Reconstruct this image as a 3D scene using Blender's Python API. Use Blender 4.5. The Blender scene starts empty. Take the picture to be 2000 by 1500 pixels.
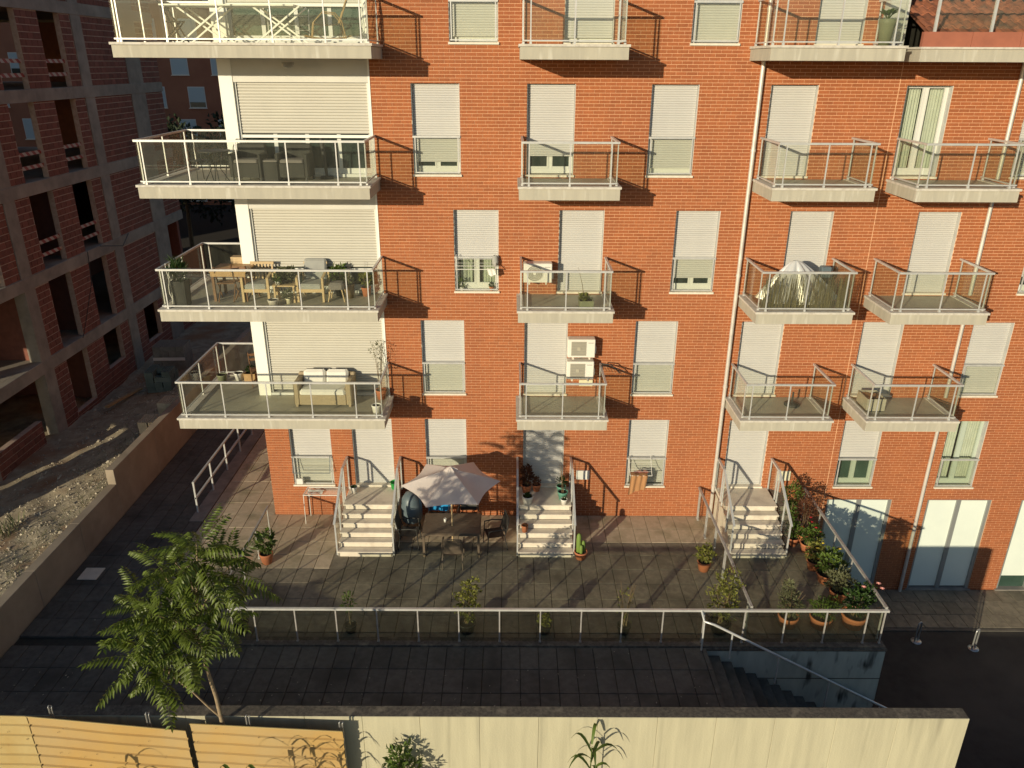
import bpy, math, random
from mathutils import Vector, Matrix
RN = random.Random(7)
SC = bpy.context.scene
COL = SC.collection

# ------------------------------------------------------------------ camera, sky, sun, exposure
CAM_Z = 11.90
def make_camera():
    cd = bpy.data.cameras.new("camera"); co = bpy.data.objects.new("camera", cd); COL.objects.link(co)
    p, roll, yaw = math.radians(22.477), math.radians(0.274), math.radians(0.083)
    f = Vector((math.sin(yaw)*math.cos(p), math.cos(yaw)*math.cos(p), -math.sin(p)))
    r = Vector((math.cos(yaw), -math.sin(yaw), 0)); u = r.cross(f)
    r2 = r*math.cos(roll)+u*math.sin(roll); u2 = u*math.cos(roll)-r*math.sin(roll)
    m = Matrix((( r2.x, u2.x, -f.x, 0.0), (r2.y, u2.y, -f.y, -19.0), (r2.z, u2.z, -f.z, CAM_Z), (0, 0, 0, 1)))
    co.matrix_world = m
    cd.sensor_fit = 'HORIZONTAL'; cd.sensor_width = 36.0; cd.lens = 36.0*1514.4/2000.0
    cd.clip_start = 0.1; cd.clip_end = 2000
    SC.camera = co
make_camera()
LIGHT = Vector((0.685, 1.0, -0.25)).normalized()
EL = math.asin(-LIGHT.z); AZ = math.atan2(-LIGHT.x, -LIGHT.y)
w = bpy.data.worlds.new("World"); SC.world = w; w.use_nodes = True
wn = w.node_tree.nodes; bg = wn["Background"]
sky = wn.new("ShaderNodeTexSky"); sky.sky_type = 'NISHITA'; sky.sun_disc = False
sky.sun_elevation = EL; sky.sun_rotation = AZ % (2*math.pi); sky.air_density = 1.0; sky.dust_density = 0.4; sky.ozone_density = 1.8; sky.altitude = 100
w.node_tree.links.new(sky.outputs[0], bg.inputs[0]); bg.inputs[1].default_value = 0.10
sl = bpy.data.lights.new("sun", 'SUN'); so = bpy.data.objects.new("sun", sl); COL.objects.link(so)
sl.energy = 4.7; sl.angle = math.radians(0.55); sl.color = (1.0, 0.88, 0.635)
so.rotation_euler = LIGHT.to_track_quat('-Z', 'Y').to_euler(); so.location = (-20, -30, 30)
SC.view_settings.view_transform = 'Standard'; SC.view_settings.look = 'None'
SC.view_settings.exposure = 0.0; SC.view_settings.gamma = 1.0; SC.view_settings.use_curve_mapping = False

# ------------------------------------------------------------------ mesh helper
class MB:
    def __init__(s): s.v = []; s.f = []; s.t = []; s.sm = []
    def add(s, vs, fs, tint=0.5, smooth=False):
        b = len(s.v); s.v += [tuple(q) for q in vs]
        for f in fs: s.f.append(tuple(i+b for i in f)); s.t.append(tint); s.sm.append(smooth)
    def box(s, x0, x1, y0, y1, z0, z1, tint=0.5, skip=()):
        vs = [(x0,y0,z0),(x1,y0,z0),(x1,y1,z0),(x0,y1,z0),(x0,y0,z1),(x1,y0,z1),(x1,y1,z1),(x0,y1,z1)]
        F = {'b':(0,3,2,1),'t':(4,5,6,7),'f':(0,1,5,4),'k':(2,3,7,6),'l':(3,0,4,7),'r':(1,2,6,5)}
        s.add(vs, [F[k] for k in F if k not in skip], tint); return s
    def cbox(s, x0, x1, y0, y1, z0, z1, c=0.01, tint=0.5):
        # box with chamfered upper and vertical edges
        def ring(d, z): return [(x0+d,y0,z),(x1-d,y0,z),(x1,y0+d,z),(x1,y1-d,z),(x1-d,y1,z),(x0+d,y1,z),(x0,y1-d,z),(x0,y0+d,z)]
        def ring2(z):
            a, b, e, g = x0+c, x1-c, y0+c, y1-c; d = c*0.6
            return [(a+d,e,z),(b-d,e,z),(b,e+d,z),(b,g-d,z),(b-d,g,z),(a+d,g,z),(a,g-d,z),(a,e+d,z)]
        vs = ring(c, z0)+ring(c, z1-c)+ring2(z1)
        fs = [tuple(reversed(range(8))), tuple(range(16, 24))]
        for k in range(2):
            for i in range(8): j = (i+1) % 8; fs.append((k*8+i, k*8+j, k*8+8+j, k*8+8+i))
        s.add(vs, fs, tint); return s
    def bar(s, p0, p1, wd, ht, tint=0.5):
        p0, p1 = Vector(p0), Vector(p1); d = (p1-p0).normalized()
        up = Vector((0,0,1)) if abs(d.z) < 0.95 else Vector((0,1,0))
        sx = d.cross(up).normalized(); sz = sx.cross(d).normalized()
        vs = []
        for p in (p0, p1):
            for a, b in ((-1,-1),(1,-1),(1,1),(-1,1)): vs.append(p+sx*a*wd/2+sz*b*ht/2)
        s.add(vs, [(3,2,1,0),(4,5,6,7),(0,1,5,4),(1,2,6,5),(2,3,7,6),(3,0,4,7)], tint); return s
    def tube(s, pts, r, n=7, tint=0.5, smooth=True, caps=True):
        pts = [Vector(p) for p in pts]; rs = r if isinstance(r, (list, tuple)) else [r]*len(pts)
        vs = []; fs = []; prev = None
        for i, p in enumerate(pts):
            d = (pts[min(i+1, len(pts)-1)]-pts[max(i-1, 0)]).normalized()
            a = prev if prev is not None else (Vector((0,0,1)) if abs(d.z) < 0.9 else Vector((1,0,0)))
            u = (a-d*a.dot(d)).normalized(); v = d.cross(u); prev = u
            for k in range(n):
                t = 2*math.pi*k/n; vs.append(p+(u*math.cos(t)+v*math.sin(t))*rs[i])
        for i in range(len(pts)-1):
            for k in range(n):
                j = (k+1) % n; fs.append((i*n+k, i*n+j, (i+1)*n+j, (i+1)*n+k))
        s.add(vs, fs, tint, smooth)
        if caps:
            m = len(pts)-1
            s.add([vs[k] for k in range(n)], [tuple(reversed(range(n)))], tint)
            s.add([vs[m*n+k] for k in range(n)], [tuple(range(n))], tint)
        return s
    def lathe(s, prof, n=14, c=(0,0,0), tint=0.5, smooth=True):
        vs = []; fs = []
        for r, z in prof:
            for k in range(n):
                t = 2*math.pi*k/n; vs.append((c[0]+r*math.cos(t), c[1]+r*math.sin(t), c[2]+z))
        for i in range(len(prof)-1):
            for k in range(n):
                j = (k+1) % n; fs.append((i*n+k, i*n+j, (i+1)*n+j, (i+1)*n+k))
        s.add(vs, fs, tint, smooth); return s
    def disc(s, c, r, n=14, tint=0.5):
        s.add([(c[0]+r*math.cos(2*math.pi*k/n), c[1]+r*math.sin(2*math.pi*k/n), c[2]) for k in range(n)], [tuple(range(n))], tint); return s
    def grid(s, fn, nu, nv, tint=0.5, smooth=True):
        vs = [fn(i/nu, j/nv) for j in range(nv+1) for i in range(nu+1)]
        fs = [(j*(nu+1)+i, j*(nu+1)+i+1, (j+1)*(nu+1)+i+1, (j+1)*(nu+1)+i) for j in range(nv) for i in range(nu)]
        s.add(vs, fs, tint, smooth); return s
    def leaf(s, p, d, up, L, W, tint=0.5, fold=0.25):
        d = Vector(d).normalized(); sd = d.cross(Vector(up))
        if sd.length < 1e-3: sd = d.cross(Vector((1,0,0.3)))
        sd.normalize(); nn = sd.cross(d); p = Vector(p)
        m = p+d*L*0.45; s.add([p, m+sd*W/2+nn*W*fold, p+d*L-nn*L*0.12, m-sd*W/2+nn*W*fold, m], [(0,4,1),(4,2,1),(0,3,4),(4,3,2)], tint); return s
    def data(s, name, mat):
        me = bpy.data.meshes.new(name); me.from_pydata(s.v, [], s.f); me.materials.append(mat)
        a = me.attributes.new('tint', 'FLOAT', 'FACE'); a.data.foreach_set('value', s.t)
        me.polygons.foreach_set('use_smooth', s.sm); me.update(); return me
    def build(s, name, mat, parent=None, kind=None, label=None, loc=None):
        return link(name, s.data(name, mat), parent, kind, label, loc)
def link(name, me, parent=None, kind=None, label=None, loc=None, rot=None):
    o = bpy.data.objects.new(name, me); COL.objects.link(o)
    if parent is not None: o.parent = parent
    if loc is not None: o.location = loc
    if rot is not None: o.rotation_euler = rot
    if kind: o['kind'] = kind
    if label: o['label'] = label
    return o
def tag(o, label, cat, group=None):
    o['label'] = label; o['category'] = cat
    if group: o['group'] = group
    return o
def thing(name, label, cat, loc=(0,0,0), rz=0, group=None):
    o = bpy.data.objects.new(name, None); COL.objects.link(o); o.empty_display_size = 0.2
    o.location = loc; o.rotation_euler = (0,0,rz); return tag(o, label, cat, group)
def copy_tree(src, label=None, loc=None, rz=None, parent=None):
    c = src.copy(); COL.objects.link(c)
    if parent is not None: c.parent = parent
    if loc is not None: c.location = loc
    if rz is not None: c.rotation_euler = (0,0,rz)
    if label: c['label'] = label
    for ch in src.children: copy_tree(ch, parent=c)
    return c

# ------------------------------------------------------------------ materials
def mat(name, c, c2=None, scale=4.0, rough=0.7, bump=0.0, bscale=60.0, metal=0.0, spec=0.4, tint=0.0, stretch=None, contrast=(0.35,0.65), detail=5.0, c3=None, s3=0.7, con3=(0.5,0.7), trans=0.0, coord='pos'):
    m = bpy.data.materials.new(name); m.use_nodes = True; nt = m.node_tree; N = nt.nodes; L = nt.links
    b = N["Principled BSDF"]; b.inputs["Roughness"].default_value = rough; b.inputs["Metallic"].default_value = metal
    b.inputs["Specular IOR Level"].default_value = spec
    if coord == 'pos': src = N.new("ShaderNodeNewGeometry").outputs["Position"]
    else: src = N.new("ShaderNodeTexCoord").outputs["Object"]
    if stretch:
        mp = N.new("ShaderNodeMapping"); mp.inputs["Scale"].default_value = stretch; L.new(src, mp.inputs[0]); vec = mp.outputs[0]
    else: vec = src
    def noise(sc, v, det=detail):
        n = N.new("ShaderNodeTexNoise"); n.inputs["Scale"].default_value = sc; n.inputs["Detail"].default_value = det; n.inputs["Roughness"].default_value = 0.62
        L.new(v, n.inputs["Vector"]); return n.outputs["Fac"]
    def ramp(f, a, e):
        r = N.new("ShaderNodeMapRange"); r.inputs[1].default_value = a; r.inputs[2].default_value = e; L.new(f, r.inputs[0]); return r.outputs[0]
    def mix(f, A, B):
        x = N.new("ShaderNodeMix"); x.data_type = 'RGBA'
        if f is not None: L.new(f, x.inputs[0])
        for sock, val in ((x.inputs[6], A), (x.inputs[7], B)):
            if isinstance(val, tuple): sock.default_value = (*val[:3], 1)
            else: L.new(val, sock)
        return x.outputs[2]
    out = c
    if c2: out = mix(ramp(noise(scale, vec), *contrast), c, c2)
    if c3: out = mix(ramp(noise(s3, vec if stretch else src, 3.0), *con3), out, c3)
    if tint:
        at = N.new("ShaderNodeAttribute"); at.attribute_name = 'tint'
        r = N.new("ShaderNodeMapRange"); r.inputs[3].default_value = 1-tint; r.inputs[4].default_value = 1+tint; L.new(at.outputs["Fac"], r.inputs[0])
        x = N.new("ShaderNodeVectorMath"); x.operation = 'SCALE'
        if isinstance(out, tuple): x.inputs[0].default_value = out[:3]
        else: L.new(out, x.inputs[0])
        L.new(r.outputs[0], x.inputs["Scale"]); out = x.outputs[0]
    if isinstance(out, tuple): b.inputs["Base Color"].default_value = (*out[:3], 1)
    else: L.new(out, b.inputs["Base Color"])
    if bump:
        bp = N.new("ShaderNodeBump"); bp.inputs["Strength"].default_value = bump; bp.inputs["Distance"].default_value = 0.02
        L.new(noise(bscale, src), bp.inputs["Height"]); L.new(bp.outputs[0], b.inputs["Normal"])
    if trans:
        tr = N.new("ShaderNodeBsdfTranslucent"); ms = N.new("ShaderNodeMixShader"); ms.inputs[0].default_value = trans
        if isinstance(out, tuple): tr.inputs[0].default_value = (*out[:3], 1)
        else: L.new(out, tr.inputs[0])
        L.new(b.outputs[0], ms.inputs[1]); L.new(tr.outputs[0], ms.inputs[2]); L.new(ms.outputs[0], N["Material Output"].inputs[0])
    return m
def glass(name, col=(0.80,0.85,0.78), dirt=0.05, dcol=(0.45,0.43,0.33), refl=1.0):
    m = bpy.data.materials.new(name); m.use_nodes = True; nt = m.node_tree; N = nt.nodes; L = nt.links; N.remove(N["Principled BSDF"])
    tr = N.new("ShaderNodeBsdfTransparent"); tr.inputs[0].default_value = (*col, 1)
    gl = N.new("ShaderNodeBsdfGlossy"); gl.inputs["Roughness"].default_value = 0.03
    lw = N.new("ShaderNodeLayerWeight"); lw.inputs[0].default_value = 0.5
    pw_ = N.new("ShaderNodeMath"); pw_.operation = 'POWER'; pw_.inputs[1].default_value = 5.0; L.new(lw.outputs["Facing"], pw_.inputs[0])
    fr = N.new("ShaderNodeMath"); fr.operation = 'MULTIPLY_ADD'; fr.inputs[1].default_value = 0.6; fr.inputs[2].default_value = 0.035; L.new(pw_.outputs[0], fr.inputs[0])
    ms = N.new("ShaderNodeMixShader"); L.new(fr.outputs[0], ms.inputs[0]); L.new(tr.outputs[0], ms.inputs[1]); L.new(gl.outputs[0], ms.inputs[2])
    df = N.new("ShaderNodeBsdfDiffuse"); df.inputs[0].default_value = (*dcol, 1)
    geo = N.new("ShaderNodeNewGeometry"); mp = N.new("ShaderNodeMapping"); mp.inputs["Scale"].default_value = (6,6,1.2); L.new(geo.outputs["Position"], mp.inputs[0])
    ns = N.new("ShaderNodeTexNoise"); ns.inputs["Scale"].default_value = 1.2; ns.inputs["Detail"].default_value = 4; L.new(mp.outputs[0], ns.inputs["Vector"])
    mr = N.new("ShaderNodeMapRange"); mr.inputs[1].default_value = 0.3; mr.inputs[2].default_value = 0.75; mr.inputs[3].default_value = dirt*0.4; mr.inputs[4].default_value = dirt*1.6; L.new(ns.outputs["Fac"], mr.inputs[0])
    m2 = N.new("ShaderNodeMixShader"); L.new(mr.outputs[0], m2.inputs[0]); L.new(ms.outputs[0], m2.inputs[1]); L.new(df.outputs[0], m2.inputs[2])
    L.new(m2.outputs[0], N["Material Output"].inputs[0]); return m
def stripes(name, ca, cb, axis, period):
    m = mat(name, ca, rough=0.6); nt = m.node_tree; N = nt.nodes; L = nt.links; b = N["Principled BSDF"]
    g = N.new("ShaderNodeNewGeometry"); sp = N.new("ShaderNodeSeparateXYZ"); L.new(g.outputs["Position"], sp.inputs[0])
    d = N.new("ShaderNodeMath"); d.operation = 'MULTIPLY_ADD'; d.inputs[1].default_value = 1.0/period; L.new(sp.outputs[axis], d.inputs[0])
    zz = N.new("ShaderNodeMath"); zz.operation = 'MULTIPLY'; zz.inputs[1].default_value = 3.0; L.new(sp.outputs[2], zz.inputs[0]); L.new(zz.outputs[0], d.inputs[2])
    fr = N.new("ShaderNodeMath"); fr.operation = 'FRACT'; L.new(d.outputs[0], fr.inputs[0])
    gt = N.new("ShaderNodeMath"); gt.operation = 'GREATER_THAN'; gt.inputs[1].default_value = 0.5; L.new(fr.outputs[0], gt.inputs[0])
    x = N.new("ShaderNodeMix"); x.data_type = 'RGBA'; L.new(gt.outputs[0], x.inputs[0]); x.inputs[6].default_value = (*ca,1); x.inputs[7].default_value = (*cb,1)
    L.new(x.outputs[2], b.inputs["Base Color"]); return m
M = {}
M['brick'] = mat('face_brick', (0.375,0.122,0.044), (0.325,0.100,0.037), scale=14, rough=0.85, bump=0.2, bscale=120, tint=0.10, c3=(0.305,0.095,0.038), s3=0.9, con3=(0.46,0.72), stretch=(1.0,1.0,0.30))
M['mortar'] = mat('brick_mortar', (0.82,0.50,0.30), (0.72,0.42,0.245), scale=9, rough=0.95)
M['fascia'] = mat('painted_concrete', (0.47,0.435,0.35), (0.41,0.38,0.31), scale=1.2, rough=0.8, stretch=(6,6,0.8), c3=(0.56,0.53,0.45), s3=1.1, con3=(0.56,0.72))
M['coping'] = mat('coping_stone', (0.60,0.56,0.49), (0.42,0.38,0.32), scale=9, rough=0.7, contrast=(0.45,0.75))
M['sill'] = mat('sill_stone', (0.78,0.70,0.58), (0.66,0.6,0.5), scale=10, rough=0.6)
M['floor'] = mat('balcony_floor_tile', (0.44,0.405,0.315), (0.37,0.34,0.265), scale=2.5, rough=0.55, bump=0.05)
M['rail'] = mat('rail_aluminium', (0.66,0.655,0.63), (0.56,0.555,0.54), scale=6, rough=0.38, metal=0.35, spec=0.5)
M['rail_old'] = mat('rail_weathered', (0.50,0.48,0.45), (0.36,0.34,0.32), scale=8, rough=0.5, metal=0.3)
M['shutter'] = mat('shutter_slats', (0.55,0.535,0.505), (0.525,0.51,0.485), scale=1.3, rough=0.55, tint=0.015)
M['shutter_big'] = mat('shutter_slats_cream', (0.56,0.535,0.465), (0.53,0.505,0.44), scale=1.0, rough=0.55, tint=0.02)
M['lining'] = mat('window_lining', (0.50,0.50,0.48), (0.42,0.42,0.41), scale=5, rough=0.5)
M['frame'] = mat('window_frame', (0.66,0.66,0.62), rough=0.4)
M['frame_green'] = mat('green_frame', (0.44,0.50,0.42), rough=0.4)
M['dark_glass'] = mat('dark_glass', (0.018,0.026,0.024), (0.035,0.05,0.042), scale=1.5, rough=0.04, spec=0.8)
M['green_glass'] = mat('green_glass', (0.030,0.06,0.045), (0.05,0.09,0.07), scale=1.5, rough=0.05, spec=0.8)
M['glass'] = glass('balcony_glass', (0.965,0.975,0.94), 0.022)
M['glass_dark'] = glass('terrace_glass', (0.90,0.92,0.86), 0.02, (0.30,0.28,0.2))
M['glass_clear'] = glass('window_glass', (0.97,0.98,0.965), 0.008)
M['glass_dirty'] = glass('dirty_glass', (0.94,0.94,0.88), 0.07, (0.30,0.28,0.21))
M['white'] = mat('white_paint', (0.90,0.88,0.80), (0.86,0.84,0.77), scale=2, rough=0.6)
M['white_panel'] = mat('white_panel', (0.66,0.64,0.58), (0.60,0.585,0.53), scale=1.5, rough=0.6)
M['dark'] = mat('dark_interior', (0.02,0.018,0.016), rough=0.9)
M['curtain'] = mat('curtain_fabric', (0.66,0.70,0.58), (0.58,0.62,0.5), scale=6, rough=0.9, trans=0.25)
M['pipe'] = mat('pipe_metal', (0.70,0.66,0.60), (0.60,0.55,0.5), scale=5, rough=0.4, metal=0.3)
M['garage'] = mat('frosted_door', (0.76,0.82,0.74), (0.72,0.78,0.71), scale=1.1, rough=0.22, spec=0.5)
M['grey_metal'] = mat('grey_metal', (0.33,0.34,0.33), rough=0.45, metal=0.4)
M['rooftile'] = mat('clay_roof_tile', (0.34,0.12,0.06), (0.22,0.085,0.05), scale=7, rough=0.85, tint=0.3, c3=(0.14,0.085,0.06), s3=2.2, con3=(0.5,0.7))
M['terracotta_panel'] = mat('terracotta_panel', (0.36,0.125,0.075), (0.30,0.105,0.065), scale=3, rough=0.7)
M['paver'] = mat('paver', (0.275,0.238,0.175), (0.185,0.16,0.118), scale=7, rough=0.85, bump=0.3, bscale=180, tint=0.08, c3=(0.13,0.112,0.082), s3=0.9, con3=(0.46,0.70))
M['paver_dark'] = mat('paver_dark', (0.135,0.122,0.103), (0.09,0.082,0.07), scale=7, rough=0.85, bump=0.3, bscale=180, tint=0.12, c3=(0.066,0.06,0.051), s3=0.9, con3=(0.48,0.68))  # darker paver copy; the walk's and path's shade is put into its colour
M['paver_clean_sunlit'] = mat('paver_clean_sunlit', (0.54,0.44,0.315), (0.45,0.365,0.255), scale=6, rough=0.85, bump=0.2, bscale=180, tint=0.08, c3=(0.31,0.265,0.17), s3=1.3, con3=(0.50,0.70))  # clean strip by the facade; on the left, sunlight put into the colour
M['paver_joint'] = mat('paver_joint', (0.055,0.048,0.038), (0.04,0.036,0.03), scale=12, rough=0.95)
M['step'] = mat('step_stone', (0.74,0.66,0.54), (0.64,0.565,0.46), scale=4, rough=0.7, bump=0.1, c3=(0.52,0.45,0.37), s3=2.0, con3=(0.55,0.75))
M['asphalt'] = mat('asphalt', (0.05,0.046,0.041), (0.036,0.033,0.03), scale=3.5, rough=0.95, bump=0.4, bscale=150, c3=(0.072,0.066,0.056), s3=0.35, con3=(0.46,0.72))
M['concrete'] = mat('grey_concrete', (0.30,0.27,0.235), (0.22,0.20,0.18), scale=3, rough=0.9, bump=0.2, bscale=40, c3=(0.16,0.145,0.13), s3=1.0, con3=(0.52,0.75))
M['wall_conc'] = mat('pale_concrete_wall', (0.49,0.455,0.32), (0.41,0.38,0.27), scale=1.8, rough=0.85, bump=0.3, bscale=30, c3=(0.215,0.20,0.145), s3=1.0, con3=(0.58,0.84), stretch=(3.0,3.0,0.22))
M['wall_top'] = mat('wall_top_gravel', (0.15,0.13,0.105), (0.075,0.066,0.056), scale=16, rough=0.95, bump=0.5, bscale=90, c3=(0.23,0.20,0.155), s3=3, con3=(0.55,0.7))
M['site_wall'] = mat('site_wall_concrete', (0.36,0.29,0.215), (0.29,0.235,0.175), scale=1.5, rough=0.9, bump=0.15, bscale=30, c3=(0.24,0.19,0.14), s3=0.8, con3=(0.5,0.75))
M['ret_wall'] = mat('stained_concrete', (0.42,0.47,0.43), (0.33,0.37,0.345), scale=2.0, rough=0.9, c3=(0.05,0.055,0.052), s3=1.1, con3=(0.56,0.66), stretch=(2.2,2.2,0.6))
M['dirt'] = mat('site_dirt', (0.43,0.365,0.255), (0.27,0.22,0.15), scale=3.0, rough=0.95, bump=0.8, bscale=30, c3=(0.30,0.17,0.09), s3=0.45, con3=(0.52,0.66))
M['rubble'] = mat('rubble', (0.44,0.39,0.30), (0.30,0.25,0.19), scale=10, rough=0.95, tint=0.35)
M['hollow'] = mat('hollow_clay_brick', (0.225,0.085,0.058), (0.18,0.068,0.047), scale=6, rough=0.9, tint=0.2, bump=0.2, bscale=60)
M['hollow_mortar'] = mat('site_mortar', (0.52,0.40,0.32), (0.40,0.28,0.22), scale=9, rough=0.95)
M['raw_conc'] = mat('raw_concrete', (0.30,0.262,0.215), (0.215,0.188,0.157), scale=2.2, rough=0.9, bump=0.2, bscale=20, c3=(0.37,0.32,0.26), s3=0.8, con3=(0.5,0.75))
M['guard'] = stripes('red_white_board', (0.44,0.37,0.31), (0.28,0.055,0.04), 1, 0.34)
M['back_wall'] = mat('rendered_red_wall', (0.36,0.15,0.085), (0.30,0.12,0.07), scale=0.6, rough=0.9)
M['blind_blue'] = mat('blind_grey', (0.44,0.52,0.54), rough=0.6)
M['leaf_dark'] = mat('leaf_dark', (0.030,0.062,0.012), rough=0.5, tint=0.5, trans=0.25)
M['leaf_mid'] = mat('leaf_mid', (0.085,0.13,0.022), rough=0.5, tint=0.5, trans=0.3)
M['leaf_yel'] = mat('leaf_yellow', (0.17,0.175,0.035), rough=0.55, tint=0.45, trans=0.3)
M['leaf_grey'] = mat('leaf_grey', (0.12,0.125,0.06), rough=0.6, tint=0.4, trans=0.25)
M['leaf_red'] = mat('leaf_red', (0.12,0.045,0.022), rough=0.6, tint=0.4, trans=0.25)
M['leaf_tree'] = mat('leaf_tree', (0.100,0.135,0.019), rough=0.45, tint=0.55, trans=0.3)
M['leaf_back'] = mat('leaf_back', (0.02,0.03,0.012), rough=0.7, tint=0.5)
M['stem'] = mat('stem_brown', (0.20,0.14,0.075), (0.14,0.095,0.05), scale=20, rough=0.8)
M['bark'] = mat('tree_bark', (0.34,0.26,0.16), (0.22,0.16,0.10), scale=12, rough=0.85, bump=0.3, bscale=60)
M['terracotta'] = mat('terracotta_pot', (0.48,0.17,0.075), (0.40,0.14,0.065), scale=8, rough=0.8)
M['pot_white'] = mat('white_pot', (0.74,0.72,0.66), rough=0.4)
M['pot_green'] = mat('green_pot', (0.10,0.27,0.20), rough=0.4)
M['pot_olive'] = mat('olive_pot', (0.20,0.21,0.12), (0.16,0.17,0.1), scale=3, rough=0.6)
M['pot_black'] = mat('black_pot', (0.022,0.022,0.020), rough=0.45)
M['soil'] = mat('potting_soil', (0.035,0.026,0.018), (0.02,0.015,0.01), scale=30, rough=1.0)
M['bright_green'] = mat('green_plastic', (0.03,0.40,0.08), rough=0.4)
M['flower_y'] = mat('yellow_petals', (0.85,0.65,0.08), rough=0.6)
M['flower_p'] = mat('pink_petals', (0.82,0.38,0.32), rough=0.6)
M['flower_r'] = mat('red_petals', (0.5,0.03,0.03), rough=0.6)
M['flower_w'] = mat('white_petals', (0.85,0.82,0.72), rough=0.6)
M['canvas'] = mat('parasol_canvas', (0.74,0.66,0.61), (0.69,0.61,0.56), scale=2, rough=0.9, trans=0.12, bump=0.4, bscale=5)
M['table_brown'] = mat('table_brown', (0.155,0.115,0.08), (0.12,0.09,0.062), scale=4, rough=0.55)
M['chair_brown'] = mat('chair_brown', (0.15,0.115,0.085), (0.11,0.085,0.06), scale=5, rough=0.6)
M['chair_dark'] = mat('chair_dark', (0.038,0.036,0.032), rough=0.55)
M['wicker_dark'] = mat('dark_wicker', (0.040,0.038,0.031), (0.025,0.024,0.02), scale=40, rough=0.7, stretch=(1,1,3))
M['wicker_tan'] = mat('tan_wicker', (0.42,0.335,0.215), (0.31,0.24,0.15), scale=30, rough=0.75, stretch=(1,1,3))
M['rattan'] = mat('rattan', (0.42,0.29,0.13), (0.30,0.2,0.09), scale=20, rough=0.6)
M['wood'] = mat('teak_wood', (0.50,0.32,0.15), (0.40,0.245,0.11), scale=4, rough=0.6, stretch=(8,2,2))
M['wood_pale'] = mat('pale_wood', (0.60,0.44,0.24), (0.52,0.37,0.2), scale=4, rough=0.6, stretch=(2,2,6))
M['wood_dark'] = mat('dark_wood', (0.24,0.125,0.06), (0.17,0.09,0.045), scale=4, rough=0.6)
M['cushion_grey'] = mat('grey_cushion', (0.36,0.36,0.33), (0.31,0.31,0.29), scale=4, rough=0.95)
M['cushion_white'] = mat('white_cushion', (0.78,0.75,0.68), (0.72,0.69,0.62), scale=4, rough=0.95)
M['stool_grey'] = mat('stool_fabric', (0.19,0.17,0.155), rough=0.95)
M['ac_white'] = mat('appliance_white', (0.76,0.73,0.65), rough=0.4)
M['ac_grille'] = mat('grille_grey', (0.30,0.28,0.235), rough=0.5)
M['print'] = mat('grey_print', (0.25,0.25,0.25), rough=0.6)
M['box_cream'] = mat('cream_plastic', (0.78,0.72,0.52), rough=0.5)
M['foil'] = mat('silver_foil', (0.58,0.58,0.575), rough=0.28, metal=0.12, bump=0.3, bscale=7)
M['reed'] = mat('reed_strip', (0.155,0.135,0.07), rough=0.85, tint=0.5)
M['towel'] = mat('brown_towel', (0.42,0.215,0.095), (0.34,0.17,0.075), scale=2, rough=0.95, stretch=(12,12,1))
M['cloth_blue'] = mat('blue_cloth', (0.02,0.26,0.55), rough=0.9)
M['cover_blue'] = mat('grey_blue_cover', (0.13,0.165,0.185), (0.10,0.13,0.15), scale=2, rough=0.4)
M['skinred'] = mat('red_fabric', (0.42,0.13,0.09), rough=0.9)
M['corr'] = mat('orange_sheet', (0.47,0.30,0.10), (0.43,0.275,0.105), scale=0.9, rough=0.55, c3=(0.42,0.32,0.17), s3=0.6, con3=(0.40,0.75), bump=0.05, bscale=3)
M['corr_old'] = mat('faded_sheet', (0.46,0.36,0.17), (0.42,0.30,0.12), scale=1.5, rough=0.55, c3=(0.30,0.15,0.06), s3=3, con3=(0.66,0.75))
M['steel'] = mat('galvanised', (0.45,0.45,0.44), rough=0.35, metal=0.7)
M['gravel_block'] = mat('hollow_block_grey', (0.27,0.27,0.235), (0.21,0.21,0.185), scale=8, rough=0.9)
M['block_cream'] = mat('hollow_block_cream', (0.58,0.50,0.36), (0.5,0.43,0.31), scale=8, rough=0.9)
M['wrap'] = mat('shrink_wrap', (0.12,0.17,0.155), (0.17,0.22,0.2), scale=5, rough=0.35)
M['cactus'] = mat('cactus_skin', (0.16,0.24,0.045), rough=0.6)
M['stucco'] = mat('shade_block_render', (0.42,0.36,0.28), rough=0.9)
# ================================================================== GROUND
def sheet(name, x0, x1, y0, y1, z, m):
    b = MB(); b.add([(x0,y0,z),(x1,y0,z),(x1,y1,z),(x0,y1,z)], [(0,1,2,3)]); return b.build(name, m, kind='structure')
ZS = -2.54
sheet('street', -400, 400, -300, 600, ZS, M['asphalt'])
# terrace body: a solid block with its front wall; the pavers lie on it
TX0, TX1, TY = -10.99, 8.30, -5.40
tb = MB()
tb.box(TX0, TX1, TY+0.02, -0.02, ZS-0.2, -0.055)                # below the upper terrace
tb.box(TX0, 4.34, -8.11, TY+0.02, ZS-0.2, -0.055)                # below the front walk
tb.box(TX0, -6.72, -0.02, 30, ZS-0.2, -0.055)
terrace = tb.build('terrace', M['paver_joint'], kind='structure')
pav = []                                                          # (x0,x1,y0,y1,tint,clean)
def row(y0, y1, x0, x1, tone, off=0.0):
    x = x0+off; c0 = tone
    if off > 0.05: pav.append((x0, x0+off, y0, y1, RN.random(), tone))
    while x < x1-0.03:
        e = min(x+0.40, x1); pav.append((x, e, y0, y1, RN.random(), 1 if (c0 != 2 and x < -4.6 and y0 > -2.7) else tone)); x = e  # left terrace pavers made paler: their sunlit look is in the colour
ys = [-0.02, -0.70, -1.36, -1.96, -2.56, -3.16, -3.76, -4.36, -4.96, -5.13]
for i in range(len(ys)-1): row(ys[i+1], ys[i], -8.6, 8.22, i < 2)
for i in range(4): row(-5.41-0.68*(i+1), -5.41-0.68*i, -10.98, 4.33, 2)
for i in range(12): row(-0.02+0.62*i, 0.60+0.62*i, -8.6, -6.71, i < 12)
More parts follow.
